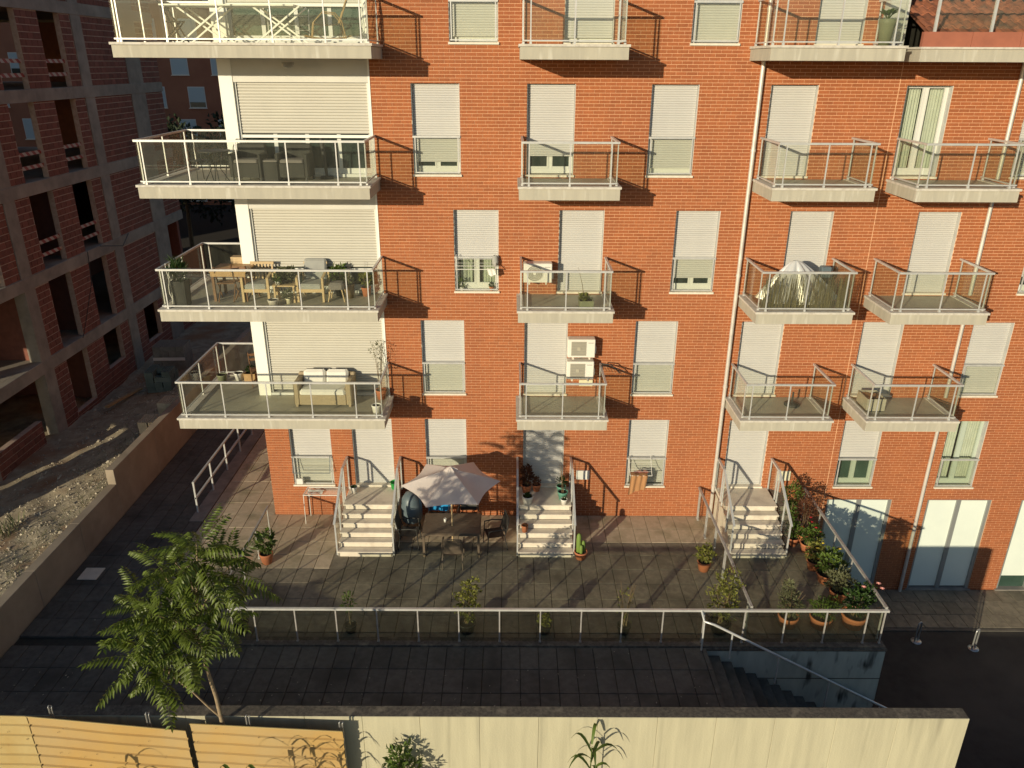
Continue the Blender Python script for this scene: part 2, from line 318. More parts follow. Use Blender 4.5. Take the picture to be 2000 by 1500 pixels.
for i in range(21): row(-5.13+0.62*i, -4.51+0.62*i, -10.98, -8.62, 2)
PC = Vector((0,-19,CAM_Z))
def dist(p): return (Vector(((p[0]+p[1])/2, (p[2]+p[3])/2, 0))-PC).length
pav.sort(key=dist)
pcache = {}
def paver_mb(b, x0, x1, y0, y1, t, z0=-0.05):
    g = 0.006; zt = RN.uniform(-0.004, 0.001); c = 0.006
    x0 += g; x1 -= g; y0 += g; y1 -= g
    vs = [(x0,y0,z0),(x1,y0,z0),(x1,y1,z0),(x0,y1,z0),(x0,y0,zt-c),(x1,y0,zt-c),(x1,y1,zt-c),(x0,y1,zt-c),(x0+c,y0+c,zt),(x1-c,y0+c,zt),(x1-c,y1-c,zt),(x0+c,y1-c,zt)]
    b.add(vs, [(0,1,5,4),(1,2,6,5),(2,3,7,6),(3,0,4,7),(4,5,9,8),(5,6,10,9),(6,7,11,10),(7,4,8,11),(8,9,10,11)], t)
rest = {0: MB(), 1: MB(), 2: MB()}; PM = {0: M['paver'], 1: M['paver_clean_sunlit'], 2: M['paver_dark']}
for i, (x0,x1,y0,y1,t,cl) in enumerate(pav):
    if i < 300:
        key = (round(x1-x0,2), round(y1-y0,2), int(t*5), cl)
        if key not in pcache:
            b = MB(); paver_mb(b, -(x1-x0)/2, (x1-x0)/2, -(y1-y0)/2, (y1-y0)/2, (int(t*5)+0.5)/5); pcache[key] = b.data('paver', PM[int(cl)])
        link('paver', pcache[key], terrace, loc=((x0+x1)/2, (y0+y1)/2, 0))
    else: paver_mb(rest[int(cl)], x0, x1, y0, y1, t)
for k_, b_ in rest.items():
    if b_.v: b_.build('paving', PM[k_], terrace, kind='stuff')
b = MB(); b.box(-6.6, TX1, TY, -5.14, -0.10, 0.03); b.box(-6.6, TX1+0.03, TY-0.03, -5.12, -0.06, -0.02)
b.box(8.225, TX1, -5.14, -0.02, -0.1, 0.03); b.build('kerb_coping', M['wall_top'], terrace)
b = MB(); b.box(4.34, TX1+0.004, TY-0.012, TY+0.02, ZS, -0.1); b.box(TX1, TX1+0.012, TY-0.012, -0.02, ZS, -0.1); b.build('retaining_wall', M['ret_wall'], terrace)
b = MB(); b.box(4.34, TX1+0.02, TY-0.02, TY-0.012, -0.86, -0.845); b.build('wall_joint', M['paver_joint'], terrace)

# flight of concrete stairs going down to the street
st = thing('concrete_stairs', 'dark concrete stairs going down beside the stained retaining wall', 'stairs', (4.34, -6.76, ZS))
nst = 15
for i in range(nst):
    z1 = -2.54+2.5-(i+1)*2.5/nst+0.0
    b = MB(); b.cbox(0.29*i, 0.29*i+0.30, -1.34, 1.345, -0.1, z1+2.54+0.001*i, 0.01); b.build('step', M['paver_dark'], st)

# pavement by the garages with its own slabs
pv = sheet('pavement', 8.31, 60, -1.72, -0.0, ZS+0.004, M['paver_joint'])
b2 = MB(); n = 0; cache = {}
for j in range(3):
    y1 = -0.03-0.56*j; y0 = y1-0.56
    x = 8.33+(0.2 if j % 2 else 0)
    while x < 30:
        t = RN.random()
        if x < 17:
            k = int(t*4)
            if k not in cache:
                q = MB(); paver_mb(q, -0.2, 0.2, -0.28, 0.28, k/4, -0.02); cache[k] = q.data('slab', M['paver'])
            link('slab', cache[k], pv, loc=(x+0.2, (y0+y1)/2, ZS+0.03))
        else:
            q = MB(); paver_mb(q, x, x+0.4, y0, y1, t, -0.02); q.v = [(a, c, d+ZS+0.03) for a, c, d in q.v]; b2.add(q.v, q.f, t)
        x += 0.4
b2.build('paving', M['paver'], pv, kind='stuff')
b = MB(); b.box(8.31, 60, -1.83, -1.73, ZS-0.02, ZS+0.028); b.build('kerb', M['paver_dark'], pv)

# ================================================================== APARTMENT BUILDING
apt = thing('apartment_building', 'red brick apartment block with glazed balconies and pale roller shutters', 'building', (0,0,0))
SZ = {0:0.98, 1:3.77, 2:6.58, 3:9.44, 4:12.33}                    # sill heights
HD = {k: v+2.03 for k, v in SZ.items()}
FL = {k: v-0.08 for k, v in SZ.items()}                           # balcony floors
A0 = (-2.33,-1.21); A1 = (0.34,1.46); A2 = (3.20,4.29); A3 = (5.93,7.02); A4 = (9.04,10.11); A5 = (11.88,12.94)
B0 = (-1.42,-0.32); B1 = (1.16,2.26); B2 = (4.00,5.08); B3 = (6.78,7.84); B4 = (9.89,10.94); B5 = (12.78,13.88)
WIN = []                                                          # (x0,x1,floor,gap,guard,curtain,green)
for f in (1, 3, 0):
    g = {3:(0.28,0.42,0.16,0,2.02,0.1), 1:(0.03,0,0.03,0,0,0.03), 0:(0.0,0,0.05,0,0.80,2.02)}[f]
    for i, a in enumerate((A0,A1,A2,A3,A4,A5)):
        guard = i in (0,2,5) or (f == 0 and i == 4)
        WIN.append((*a, f, g[i], guard, (f == 3 and i == 4) or (f == 0 and i == 5), f == 0 and i >= 4))
WIN += [(-6.05,-4.92,0,0.06,True,False,False), (-4.33,-3.23,0,0.0,False,False,False)]
for i, a in enumerate((B0,B1,B2,B3,B4,B5)): WIN.append((*a, 2, (0.86,0,0.33,0,0,0.4)[i], i in (0,2,5), i == 0, False))
for i, a in enumerate((B0,B1,B2,B3)): WIN.append((*a, 4, (0.12,0.1,0,0)[i], i in (0,2), False, False))
GAR = [(8.95,10.79), (11.79,13.62), (14.45,16.3)]
GZ0, GZ1 = ZS+0.06, 0.56
FX0, FX1, FZ1 = -6.69, 17.0, 15.2
OPEN = [(x0,x1,SZ[f],HD[f]) for x0,x1,f,*_ in WIN]+[(a,b_,ZS,GZ1) for a,b_ in GAR]
OPEN += [(-6.69,-3.25,3.45,FZ1), (8.78,FX1,12.18,FZ1), (8.22,8.78,12.2,FZ1)]
# mortar bed behind the bricks, with the openings left free
xs = sorted({FX0,FX1,*[o[0] for o in OPEN],*[o[1] for o in OPEN]}); zs = sorted({ZS,FZ1,*[o[2] for o in OPEN],*[o[3] for o in OPEN]})
b = MB()
for i in range(len(xs)-1):
    for j in range(len(zs)-1):
        cx, cz = (xs[i]+xs[i+1])/2, (zs[j]+zs[j+1])/2
        if any(o[0] < cx < o[1] and o[2] < cz < o[3] for o in OPEN): continue
        b.add([(xs[i],0,zs[j]),(xs[i+1],0,zs[j]),(xs[i+1],0,zs[j+1]),(xs[i],0,zs[j+1])], [(0,1,2,3)])
for o in OPEN[:-3]:                                               # brick reveals
    x0,x1,z0,z1 = o
    b.add([(x0,0,z0),(x0,0.28,z0),(x0,0.28,z1),(x0,0,z1)], [(0,1,2,3)]); b.add([(x1,0,z0),(x1,0.28,z0),(x1,0.28,z1),(x1,0,z1)], [(3,2,1,0)])
    b.add([(x0,0,z1),(x1,0,z1),(x1,0.28,z1),(x0,0.28,z1)], [(0,1,2,3)]); b.add([(x0,0,z0),(x1,0,z0),(x1,0.28,z0),(x0,0.28,z0)], [(3,2,1,0)])
b.build('wall', M['mortar'], apt)
# bricks
CH, CL = 0.0767, 0.245
bricks = []
k = 0; z = ZS+0.01
while z+CH*0.8 < FZ1:
    b0, b1 = z+0.005, z+CH-0.005; iv = [(FX0, FX1, b0, b1)]
    for o in OPEN:
        if o[2] >= b1 or o[3] <= b0: continue
        nv = []
        for a, c, u, v in iv:
            if o[1] <= a or o[0] >= c: nv.append((a, c, u, v)); continue
            if o[0] > a: nv.append((a, o[0], u, v))
            if o[1] < c: nv.append((o[1], c, u, v))
            if o[2]-u > 0.006: nv.append((max(a,o[0]), min(c,o[1]), u, o[2]))
            if v-o[3] > 0.006: nv.append((max(a,o[0]), min(c,o[1]), o[3], v))
        iv = nv
    off = (0.0, CL*0.5, CL*0.25, CL*0.75)[k % 4] if k % 9 == 0 else (0.0, CL*0.5)[k % 2]
    for a, c, u, v in iv:
        n0 = math.floor((a-FX0-off)/CL); x = FX0+off+n0*CL
        while x < c:
            p, q = max(x+0.005, a), min(x+CL-0.005, c)
            if q-p > 0.008 and p < 15.6: bricks.append((p, q, u, v))
            x += CL
    z += CH; k += 1
def bdist(r): return (Vector(((r[0]+r[1])/2, 0, (r[2]+r[3])/2))-PC).length
full = [r for r in bricks if r[1]-r[0] > 0.2 and r[3]-r[2] > 0.06 and 9.2 < r[2] < 13.1]
full.sort(key=bdist); near = set(full[:300])
bc = {}; rb = MB()
def brick_mb(b, x0, x1, z0, z1, t, pr=0.0):
    y = -0.007-pr; c = 0.0025
    b.add([(x0,0.001,z0),(x1,0.001,z0),(x1,0.001,z1),(x0,0.001,z1),(x0,y,z0),(x1,y,z0),(x1,y,z1),(x0,y,z1)], [(4,5,6,7),(0,1,5,4),(1,2,6,5),(2,3,7,6),(3,0,4,7)], t)
for r in bricks:
    t = min(1, max(0, RN.gauss(0.5, 0.24)))
    if r in near:
        key = (round(r[1]-r[0],3), int(t*9.99))
        if key not in bc:
            q = MB(); w2, h2 = (r[1]-r[0])/2, (r[3]-r[2])/2; brick_mb(q, -w2, w2, -h2, h2, (key[1]+0.5)/10, 0.0008); bc[key] = q.data('brick', M['brick'])
        link('brick', bc[key], apt, loc=((r[0]+r[1])/2, 0, (r[2]+r[3])/2))
    else: brick_mb(rb, *r, t, RN.uniform(0, 0.0018))
rb.build('brickwork', M['brick'], apt, kind='stuff')
# bulk: side wall, back, inner dark wall
b = MB(); b.add([(FX0,0,ZS),(FX0,0,FZ1),(FX0,12,FZ1),(FX0,12,ZS)], [(0,1,2,3)]); b.add([(FX0,12,ZS),(FX0,12,FZ1),(8.78,12,FZ1),(8.78,12,ZS)], [(0,1,2,3)])
b.add([(8.78,0,12.1),(8.78,12,12.1),(8.78,12,FZ1),(8.78,0,FZ1)], [(0,1,2,3)]); b.build('side_wall', M['back_wall'], apt)
b = MB(); b.add([(FX0,0.55,ZS),(FX1,0.55,ZS),(FX1,0.55,FZ1),(FX0,0.55,FZ1)], [(0,1,2,3)]); b.build('inner_wall', M['dark'], apt)
b = MB(); b.box(FX0-0.05, 8.8, -0.06, 12, FZ1, FZ1+0.2); b.build('roof_slab', M['concrete'], apt)

def slats(b, x0, x1, z0, z1, y, pitch, t0=None, dp=0.007):
    z = z1; i = 0
    while z > z0+0.01:
        e = max(z-pitch, z0); h = z-e; t = RN.random() if t0 is None else t0
        pr = [(y+dp, z), (y-0.002, z-h*0.10), (y-0.005, z-h*0.45), (y-0.002, z-h*0.78), (y+dp, e+0.001)]
        vs = [(x, a, c) for a, c in pr for x in (x0, x1)]
        b.add(vs, [(2*j, 2*j+1, 2*j+3, 2*j+2)[::-1] for j in range(4)], t, False); z = e; i += 1
def window(x0, x1, f, gap, guard, curtain, green):
    z0, z1 = SZ[f], HD[f]; fm = M['frame_green' if green else 'frame']
    b = MB(); e = 0.016
    for a, c in ((x0, x0+e), (x1-e, x1)): b.box(a, c, 0.012, 0.26, z0, z1)
    b.box(x0+e, x1-e, 0.05, 0.26, z1-0.012, z1)
    wn_ = b.build('window', M['lining'], apt)
    b = MB(); b.box(x0-0.02, x1+0.02, -0.055, 0.24, z0-0.045, z0+0.002); b.build('sill', M['sill'], wn_)
    a, c = x0+e, x1-e; zb = z0+0.02; mid = (a+c)/2
    b = MB()
    for q in ((a,a+0.05,zb,z1),(c-0.05,c,zb,z1),(a+0.05,c-0.05,zb,zb+0.11),(a+0.05,c-0.05,z1-0.06,z1),(mid-0.032,mid+0.032,zb+0.11,z1-0.06)): b.box(q[0],q[1],0.17,0.225,q[2],q[3])
    for u, v in ((a+0.05, mid-0.032), (mid+0.032, c-0.05)):
        for q in ((u,u+0.035,zb+0.11,z1-0.06),(v-0.035,v,zb+0.11,z1-0.06),(u+0.035,v-0.035,zb+0.11,zb+0.16)): b.box(q[0],q[1],0.16,0.225,q[2],q[3])
    b.build('frame', fm, wn_)
    for u, v in ((a+0.08, mid-0.075), (mid+0.075, c-0.08)):
        b = MB(); b.box(u, v, 0.19, 0.20, zb+0.155, z1-0.06); b.build('pane', M['glass_clear' if curtain else ('green_glass' if green else 'dark_glass')], wn_)
    if curtain:
        ph = RN.random()*6
        for u, v in ((a+0.02, mid-0.06), (mid+0.0, c-0.02)) if f != 2 else ((a+0.12, mid-0.1), (mid+0.14, c-0.03)):
            n_ = int((v-u)*60); b = MB()
            b.grid(lambda s, t: (u+(v-u)*s, 0.30+0.022*math.sin(s*(v-u)*95+ph+0.6*math.sin(t*3))+0.01*math.sin(s*40), zb+0.1+(z1-zb-0.12)*t), n_, 4); b.build('curtain', M['curtain'], wn_)
    if gap < 1.9:
        b = MB(); slats(b, x0+0.02, x1-0.02, z0+gap+0.012, z1-0.012, 0.115, 0.052); b.box(x0+0.02, x1-0.02, 0.105, 0.13, z0+gap+0.004, z0+gap+0.026, 0.9); b.build('shutter', M['shutter'], wn_)
    if guard:
        zr = z0+(0.86 if f < 4 else 0.84)
        b = MB(); b.box(x0+0.002, x1-0.002, -0.035, 0.012, zr-0.022, zr+0.022); b.build('handrail', M['rail'], wn_)
        for px in (x0+0.055, x1-0.055):
            b = MB(); b.box(px-0.012, px+0.012, -0.03, 0.0, z0+0.03, zr-0.022); b.build('post', M['rail'], wn_)
        b = MB(); b.box(x0+0.02, x1-0.02, -0.035, -0.003, z0+0.035, z0+0.06); b.build('bottom_rail', M['rail'], wn_)
        b = MB(); b.box(x0+0.072, x1-0.072, -0.018, -0.010, z0+0.065, zr-0.024); b.build('glass_pane', M['glass'], wn_)
    return wn_
for wdef in WIN: window(*wdef)

# garage doors: frosted double doors with a grey post between the leaves
for gi, (x0, x1) in enumerate(GAR):
    b = MB(); m_ = (x0+x1)/2
    for q in ((x0,x0+0.06),(x1-0.09,x1),(m_-0.06,m_+0.06)): b.box(q[0],q[1],0.02,0.16,GZ0,GZ1)
    b.box(x0+0.06, m_-0.06, 0.03, 0.16, GZ1-0.04, GZ1); b.box(m_+0.06, x1-0.09, 0.03, 0.16, GZ1-0.04, GZ1)
    gd = b.build('garage_door', M['grey_metal'], apt)
    lift = 0.42 if gi == 2 else 0.05
    for u, v in ((x0+0.06, m_-0.06), (m_+0.06, x1-0.09)):
        b = MB(); b.box(u, v, 0.07, 0.10, GZ0+lift, GZ1-0.045); b.build('door_leaf', M['garage'], gd)
    if gi == 2:
        b = MB(); b.box(x0+0.06, x1-0.09, 0.12, 0.14, GZ0, GZ0+lift+0.05); b.build('pane', M['green_glass'], gd)
    b = MB(); b.box(x0-0.05, x1+0.05, -0.06, 0.2, ZS, GZ0); b.build('threshold', M['concrete'], gd)

# white corner bay with the big shutters
b = MB(); b.box(-6.69, -6.38, -0.03, 0.5, 3.3, FZ1); b.build('corner_pillar', M['white'], apt)
b = MB(); b.box(-3.29, -3.25, -0.02, 0.3, 3.45, FZ1); b.build('jamb', M['white'], apt)
BIG = {1:0.0, 2:0.52, 3:0.85, 4:0.74}
scache = None
for f, gap in BIG.items():
    z0, z1 = SZ[f], HD[f]+0.005
    b = MB(); b.box(-6.38, -3.29, -0.015, 0.3, z1, (SZ[f+1] if f < 4 else FZ1)-0.28); pn = b.build('panel', M['white_panel'], apt)
    b = MB()
    for q in ((-6.38,-6.33),(-3.34,-3.29)): b.box(q[0], q[1], 0.02, 0.2, z0, z1)
    b.box(-6.38, -3.29, -0.02, 0.5, z0-0.07, z0); bd = b.build('balcony_door', M['frame'], apt)
    if gap > 0.1:
        b = MB(); n_ = 4; dx = (3.09-0.10)/n_
        for i in range(n_+1):
            xm = -6.33+dx*i; b.box(xm-0.045, xm+0.045, 0.14, 0.2, z0+0.12, z0+gap+0.05)
        b.box(-6.33, -3.34, 0.12, 0.22, z0, z0+0.12); b.build('frame', M['frame'], bd)
        for i in range(n_):
            b = MB(); b.box(-6.33+dx*i+0.045, -6.33+dx*(i+1)-0.045, 0.165, 0.178, z0+0.12, z0+gap+0.1); b.build('pane', M['green_glass' if f == 4 else 'dark_glass'], bd)
        b = MB(); b.box(-6.36, -3.31, 0.03, 0.075, z0+gap-0.03, z0+gap+0.035); b.build('bottom_bar', M['white'], bd)
    if scache is None:
        scache = []
        for i in range(6):
            b = MB(); slats(b, -6.36, -3.31, -0.066, 0.0, 0.055, 0.066, i/5, 0.014); scache.append(b.data('slat', M['shutter_big']))
    z = z1
    while z-0.066 > z0+gap: link('slat', RN.choice(scache), bd, loc=(0,0,z)); z -= 0.066

# balconies
def hbar(p0, p1, parent, m, w_=0.05, h_=0.045, name='handrail'): b = MB(); b.bar(p0, p1, w_, h_); return b.build(name, m, parent)
def vpost(x, y, z0, z1, parent, m, s=0.0125): b = MB(); b.box(x-s, x+s, y-s, y+s, z0, z1); b.box(x-s*1.9, x+s*1.9, y-s*1.9, y+s*1.9, z0-0.01, z0+0.035); return b.build('post', m, parent)
def pane(p0, p1, z0, z1, parent, m):
    d = (Vector(p1)-Vector(p0)).normalized(); a = Vector((-d.y, d.x, 0))*0.005; p0, p1 = Vector(p0)+d*0.025, Vector(p1)-d*0.025
    b = MB(); vs = [(*(q+s*a).xy, zz) for zz in (z0, z1) for q, s in ((p0,-1),(p1,-1),(p1,1),(p0,1))]
    b.add(vs, [(3,2,1,0),(4,5,6,7),(0,1,5,4),(1,2,6,5),(2,3,7,6),(3,0,4,7)]); return b.build('glass_pane', m, parent)
def run(parent, pts, posts, z, zr, gm, rm, bottom=True):
    # pts: plan polyline; posts: list per segment of fractions
    for i in range(len(pts)-1):
        p, q = Vector((*pts[i],0)), Vector((*pts[i+1],0)); d = (q-p).normalized()
        hbar(p-d*0.02+Vector((0,0,zr)), q+d*0.02+Vector((0,0,zr+0.001*i)), parent, rm)
        if bottom: hbar(p+Vector((0,0,z+0.085)), q+Vector((0,0,z+0.086)), parent, rm, 0.03, 0.028, 'bottom_rail')
        fr = sorted(posts[i])
        for t in fr: c = p.lerp(q, t); vpost(c.x, c.y, z+0.03, zr-0.022, parent, rm)
        ends = [0.0]+[t for t in fr if 0.08 < t < 0.92]+[1.0]
        for a, c in zip(ends, ends[1:]): pane(p.lerp(q, a), p.lerp(q, c), z+0.105, zr-0.024, parent, gm)
def small_balcony(x0, x1, f, gm=None, yf=-1.5):
    z = FL[f]; gm = gm or M['glass']
    b = MB(); b.box(x0, x1, yf, -0.008, z-0.275, z-0.035); bal = b.build('balcony', M['fascia'], apt)
    b = MB(); b.box(x0-0.03, x1+0.03, yf-0.03, yf+0.17, z-0.03, z+0.02); b.box(x0-0.03, x0+0.13, yf+0.17, -0.009, z-0.03, z+0.02); b.box(x1-0.13, x1+0.03, yf+0.17, -0.009, z-0.03, z+0.02); b.build('coping', M['coping'], bal)
    b = MB(); b.box(x0+0.13, x1-0.13, yf+0.17, -0.009, z-0.03, z+0.006); b.build('floor', M['floor'], bal)
    a, c, y = x0+0.07, x1-0.07, yf+0.06
    run(bal, [(a,-0.03),(a,y),(c,y),(c,-0.03)], [(0.06,0.93),(0.07,0.5,0.93),(0.07,0.94)], z, z+0.95, gm, M['rail'])
    return bal
for f in (1,2,3): small_balcony(0.16, 2.40, f)
small_balcony(0.16, 2.42, 4)
for f, x in ((1,5.73),(2,5.77),(3,5.77)): small_balcony(x, x+2.28, f, M['glass_dirty'] if f == 2 else None)
small_balcony(5.36, 8.16, 4)
for f, x in ((1,8.87),(2,8.95),(3,8.97)): small_balcony(x, x+2.28, f)
def corner_balcony(x0, x1, f):
    z = FL[f]; yf, yb = -1.5, 1.5
    b = MB(); b.box(x0, x1, yf, -0.032, z-0.275, z-0.035); b.box(x0, -6.70, -0.032, yb, z-0.275, z-0.035); bal = b.build('balcony', M['fascia'], apt)
    b = MB(); b.box(x0-0.03, x1+0.03, yf-0.03, yf+0.17, z-0.03, z+0.02); b.box(x0-0.03, x0+0.2, yf+0.17, yb+0.03, z-0.03, z+0.02); b.box(x0+0.2, -6.70, yb-0.15, yb+0.03, z-0.03, z+0.02); b.box(x1-0.13, x1+0.03, yf+0.17, -0.033, z-0.03, z+0.02); b.build('coping', M['coping'], bal)
    b = MB(); b.box(x0+0.2, x1-0.13, yf+0.17, -0.033, z-0.03, z+0.006); b.box(x0+0.2, -6.70, -0.033, yb-0.15, z-0.03, z+0.006); b.build('floor', M['floor'], bal)
    a, c, y = x0+0.07, x1-0.07, yf+0.06
    n_ = 5; w_ = c-a; fr = [0.025]+[i*1.09/w_ for i in range(1, 5) if i*1.09/w_ < 0.95]+[0.975]
    run(bal, [(-6.72,yb-0.06),(a,yb-0.06),(a,y),(c,y),(c,-0.03)], [(0.06,0.9),(0.05,0.5,0.95),fr,(0.06,0.94)], z, z+0.95, M['glass'], M['rail'])
    return bal
for f in (1,2,3): corner_balcony(-8.27, -3.15, f)
corner_balcony(-8.30, -2.93, 4)

# roof terrace on the right: beige slab, terracotta parapet, tiled roof, railing
z = 12.24
b = MB(); b.box(8.47, FX1, -1.5, -0.008, z-0.275, z-0.03); ts = b.build('balcony', M['fascia'], apt)
b = MB(); b.box(8.44, FX1, -1.53, -0.01, z-0.03, z+0.01); b.build('coping', M['coping'], ts)
x = 8.52; pi = 0
while x < FX1:
    b = MB(); b.box(x, min(x+1.02, FX1)-0.008, -1.40, -1.30, z+0.01, z+0.30); b.build('parapet_panel', M['terracotta_panel'], ts); x += 1.02
hbar((8.5,-1.35,z+1.0), (FX1,-1.35,z+1.0), ts, M['rail'])
for i in range(8):
    px = 8.75+i*1.17
    b = MB(); b.box(px-0.025, px+0.025, -1.375, -1.325, z+0.30, z+0.98); b.build('post', M['rail'], ts)
    pane((px,-1.35,0), (px+1.17,-1.35,0), z+0.36, z+0.96, ts, M['glass'])
b = MB(); b.box(8.22, 8.78, 0.0, 0.12, 12.2, FZ1); cl = b.build('cladding', M['white_panel'], apt)
b = MB(); slats(b, 8.23, 8.77, 12.2, FZ1, -0.005, 0.09); b.build('cladding_boards', M['shutter'], cl)
sl_ = math.radians(24); y0r, z0r = -1.12, z+0.24
b = MB(); ex = 6.0
b.add([(8.79,y0r,z0r-0.04),(FX1,y0r,z0r-0.04),(FX1,y0r+ex*math.cos(sl_),z0r-0.04+ex*math.sin(sl_)),(8.79,y0r+ex*math.cos(sl_),z0r-0.04+ex*math.sin(sl_))], [(0,1,2,3)])
b.add([(8.79,y0r,z0r-0.04),(8.79,y0r,z0r-0.3),(FX1,y0r,z0r-0.3),(FX1,y0r,z0r-0.04)], [(0,1,2,3)])
rf = b.build('roof', M['rooftile'], apt)
tcache = []
for i in range(5):
    q = MB(); W_, L_ = 0.235, 0.42
    def tile(s, t):
        xx = -W_/2+W_*s; h = 0.045*math.sin(min(1, s/0.62)*math.pi) if s < 0.62 else -0.018*math.sin((s-0.62)/0.38*math.pi)
        d = -0.02+L_*t; lift = 0.028*(1-t)
        return (xx, d*math.cos(sl_)-0*math.sin(sl_), d*math.sin(sl_)+h+lift)
    q.grid(tile, 8, 2, i/4); q.grid(lambda s, t: (tile(s,0)[0], tile(s,0)[1]+0.0, tile(s,0)[2]-0.022*t), 8, 1, i/4); tcache.append(q.data('roof_tile', M['rooftile']))
nt_ = 0; rrest = MB()
for j in range(13):
    for i in range(24):
        x = 8.93+i*0.235+RN.uniform(-0.006,0.006); yy = y0r+j*0.36*math.cos(sl_); zz = z0r+j*0.36*math.sin(sl_)
        if x > 14.5 or nt_ >= 295: continue
        nt_ += 1; link('roof_tile', RN.choice(tcache), rf, loc=(x, yy, zz+RN.uniform(0,0.006)), rot=(0,0,RN.uniform(-0.02,0.02)))
# downpipes, expansion joint, wall light under the top corner balcony
b = MB(); b.tube([(5.66,-0.09,15.1),(5.66,-0.09,0.02)], 0.05, 10)
for zz in range(1, 15, 3): b.tube([(5.66,-0.09,zz),(5.66,-0.09,zz+0.06)], 0.062, 10)
b.build('downpipe', M['pipe'], apt)
for za, zc in ((11.95,9.40),(9.05,6.55),(6.15,3.74),(3.35,ZS)):
    b = MB(); b.tube([(11.55,-0.09,za),(11.55,-0.09,zc)], 0.048, 10); b.build('downpipe', M['pipe'], apt)
b = MB(); b.box(8.848, 8.859, -0.0095, -0.004, ZS, 12.0); b.build('expansion_joint', M['mortar'], apt)
b = MB(); b.lathe([(0.0,-0.12),(0.10,-0.10),(0.14,-0.03),(0.14,0.0)], 12, (-4.92,-0.6,11.90)); b.build('ceiling_light', M['ac_grille'], apt)
# ================================================================== ENTRANCE STEPS
def entrance(cx, label, gm):
    t = thing('entrance_steps', label, 'steps', (cx, 0, 0), 0, 'stone steps up to the ground floor doors')
    hw = 0.70; r = 0.155
    for i in range(6):
        yf = -2.06+0.212*i
        b = MB(); yb = -0.012 if i == 5 else yf+0.235
        b.box(-hw, hw, yf+0.02, yb, 0.155*i-(0.0 if i else 0.02), r*(i+1)-0.03); b.cbox(-hw-0.02, hw+0.02, yf-0.008, yb+(0 if i == 5 else -0.015), r*(i+1)-0.03, r*(i+1), 0.008)
        b.build('landing' if i == 5 else 'step', M['step'], t)
    prof = [(-2.03,0.0)]+[q for i in range(6) for q in ((-2.04+0.212*i, r*i),(-2.04+0.212*i, r*(i+1)-0.035))]+[(-0.012,0.895),(-0.012,0.0)]
    for s in (-1, 1):
        b = MB()
        for i in range(6):
            y0 = -2.04+0.212*i; y1 = -2.04+0.212*(i+1) if i < 5 else -0.012
            b.box(s*(hw-0.02)-0.01, s*(hw-0.02)+0.01, y0, y1, 0, r*(i+1)-0.035)
        b.build('side_wall', M['step'], t)
    for s in (-1, 1):
        x = s*(hw+0.035)
        P = [(x,-0.03,1.86),(x,-0.72,1.86),(x,-2.07,0.98)]
        b = MB(); b.bar(P[0],P[1],0.055,0.05); b.bar(P[1],P[2],0.055,0.05); b.build('handrail', M['rail'], t)
        for y, z0, z1 in ((-0.07,0.86,1.84),(-0.64,0.86,1.84),(-0.80,0.80,1.80),(-1.43,0.40,1.38),(-2.00,0.02,1.01)):
            b = MB(); b.box(x-0.018,x+0.018,y-0.018,y+0.018,z0,z1); b.build('post', M['rail'], t)
        for (ya, za, ta), (yb, zb, tb_) in (((-0.09,0.98,1.83),(-0.62,0.98,1.83)),((-0.82,0.95,1.77),(-1.98,0.18,1.00))):
            b = MB(); xa, xb = x-0.004, x+0.004
            b.add([(xa,ya,za),(xb,ya,za),(xb,ya,ta),(xa,ya,ta),(xa,yb,zb),(xb,yb,zb),(xb,yb,tb_),(xa,yb,tb_)] if False else [(xa,ya,za),(xb,ya,za),(xb,ya,ta),(xa,ya,ta),(xa,yb,zb),(xb,yb,zb),(xb,yb,tb_),(xa,yb,tb_)],
                  [(0,1,2,3),(7,6,5,4),(0,4,5,1),(2,6,7,3),(1,5,6,2),(3,7,4,0)]); b.build('glass_pane', gm, t)
    return t
entrance(-3.77, 'pale stone steps under the corner balcony, left of the parasol', M['glass_clear'])
entrance(0.92, 'pale stone steps between the parasol and the tall cactus pot', M['glass_clear'])
entrance(6.46, 'pale stone steps beside the row of potted plants', M['glass_clear'])

# ================================================================== TERRACE RAILINGS
def straight_rail(name, label, p, q, zr, ts, gm, rm, double=False, z0=0.02, cat='railing', rw=0.055):
    t = thing(name, label, cat, (p[0], p[1], 0)); o = Vector((p[0], p[1], 0)); P = Vector((0,0,0)); Q = Vector((q[0],q[1],0))-o
    hbar(P+Vector((0,0,zr)), Q+Vector((0,0,zr)), t, rm, rw, 0.05)
    L_ = (Q-P).length; d = (Q-P).normalized()
    for s in ts:
        for k in ((-0.05,0.05) if double else (0,)):
            c = P+d*(s+k); vpost(c.x, c.y, z0, zr-0.025, t, M['rail_old'], 0.0135)
    ss = sorted(set([0.0]+list(ts)+[L_]))
    for a, c in zip(ss, ss[1:]):
        if c-a > 0.15: pane(P+d*a, P+d*c, z0+0.03, zr-0.03, t, gm)
    return t
x0 = -6.15
straight_rail('terrace_railing', 'long glass railing along the front edge of the paved terrace', (x0,-5.27), (8.27,-5.27), 0.90, [0.05]+[(-5.60+0.895*k)-x0 for k in range(16)]+[8.2-x0], M['glass_dark'], M['rail'])
straight_rail('terrace_railing', 'glass railing at the right end of the terrace behind the flower pots', (8.22,-0.06), (8.22,-5.24), 0.95, [0.15,1.25,2.3,3.35,4.4,5.05], M['glass_clear'], M['rail_old'])
straight_rail('terrace_railing', 'glass railing dividing the terrace between middle and right steps', (5.28,-0.06), (5.28,-5.22), 0.95, [0.15,1.05,2.0,2.95,3.9,4.95], M['glass_clear'], M['rail_old'], True)
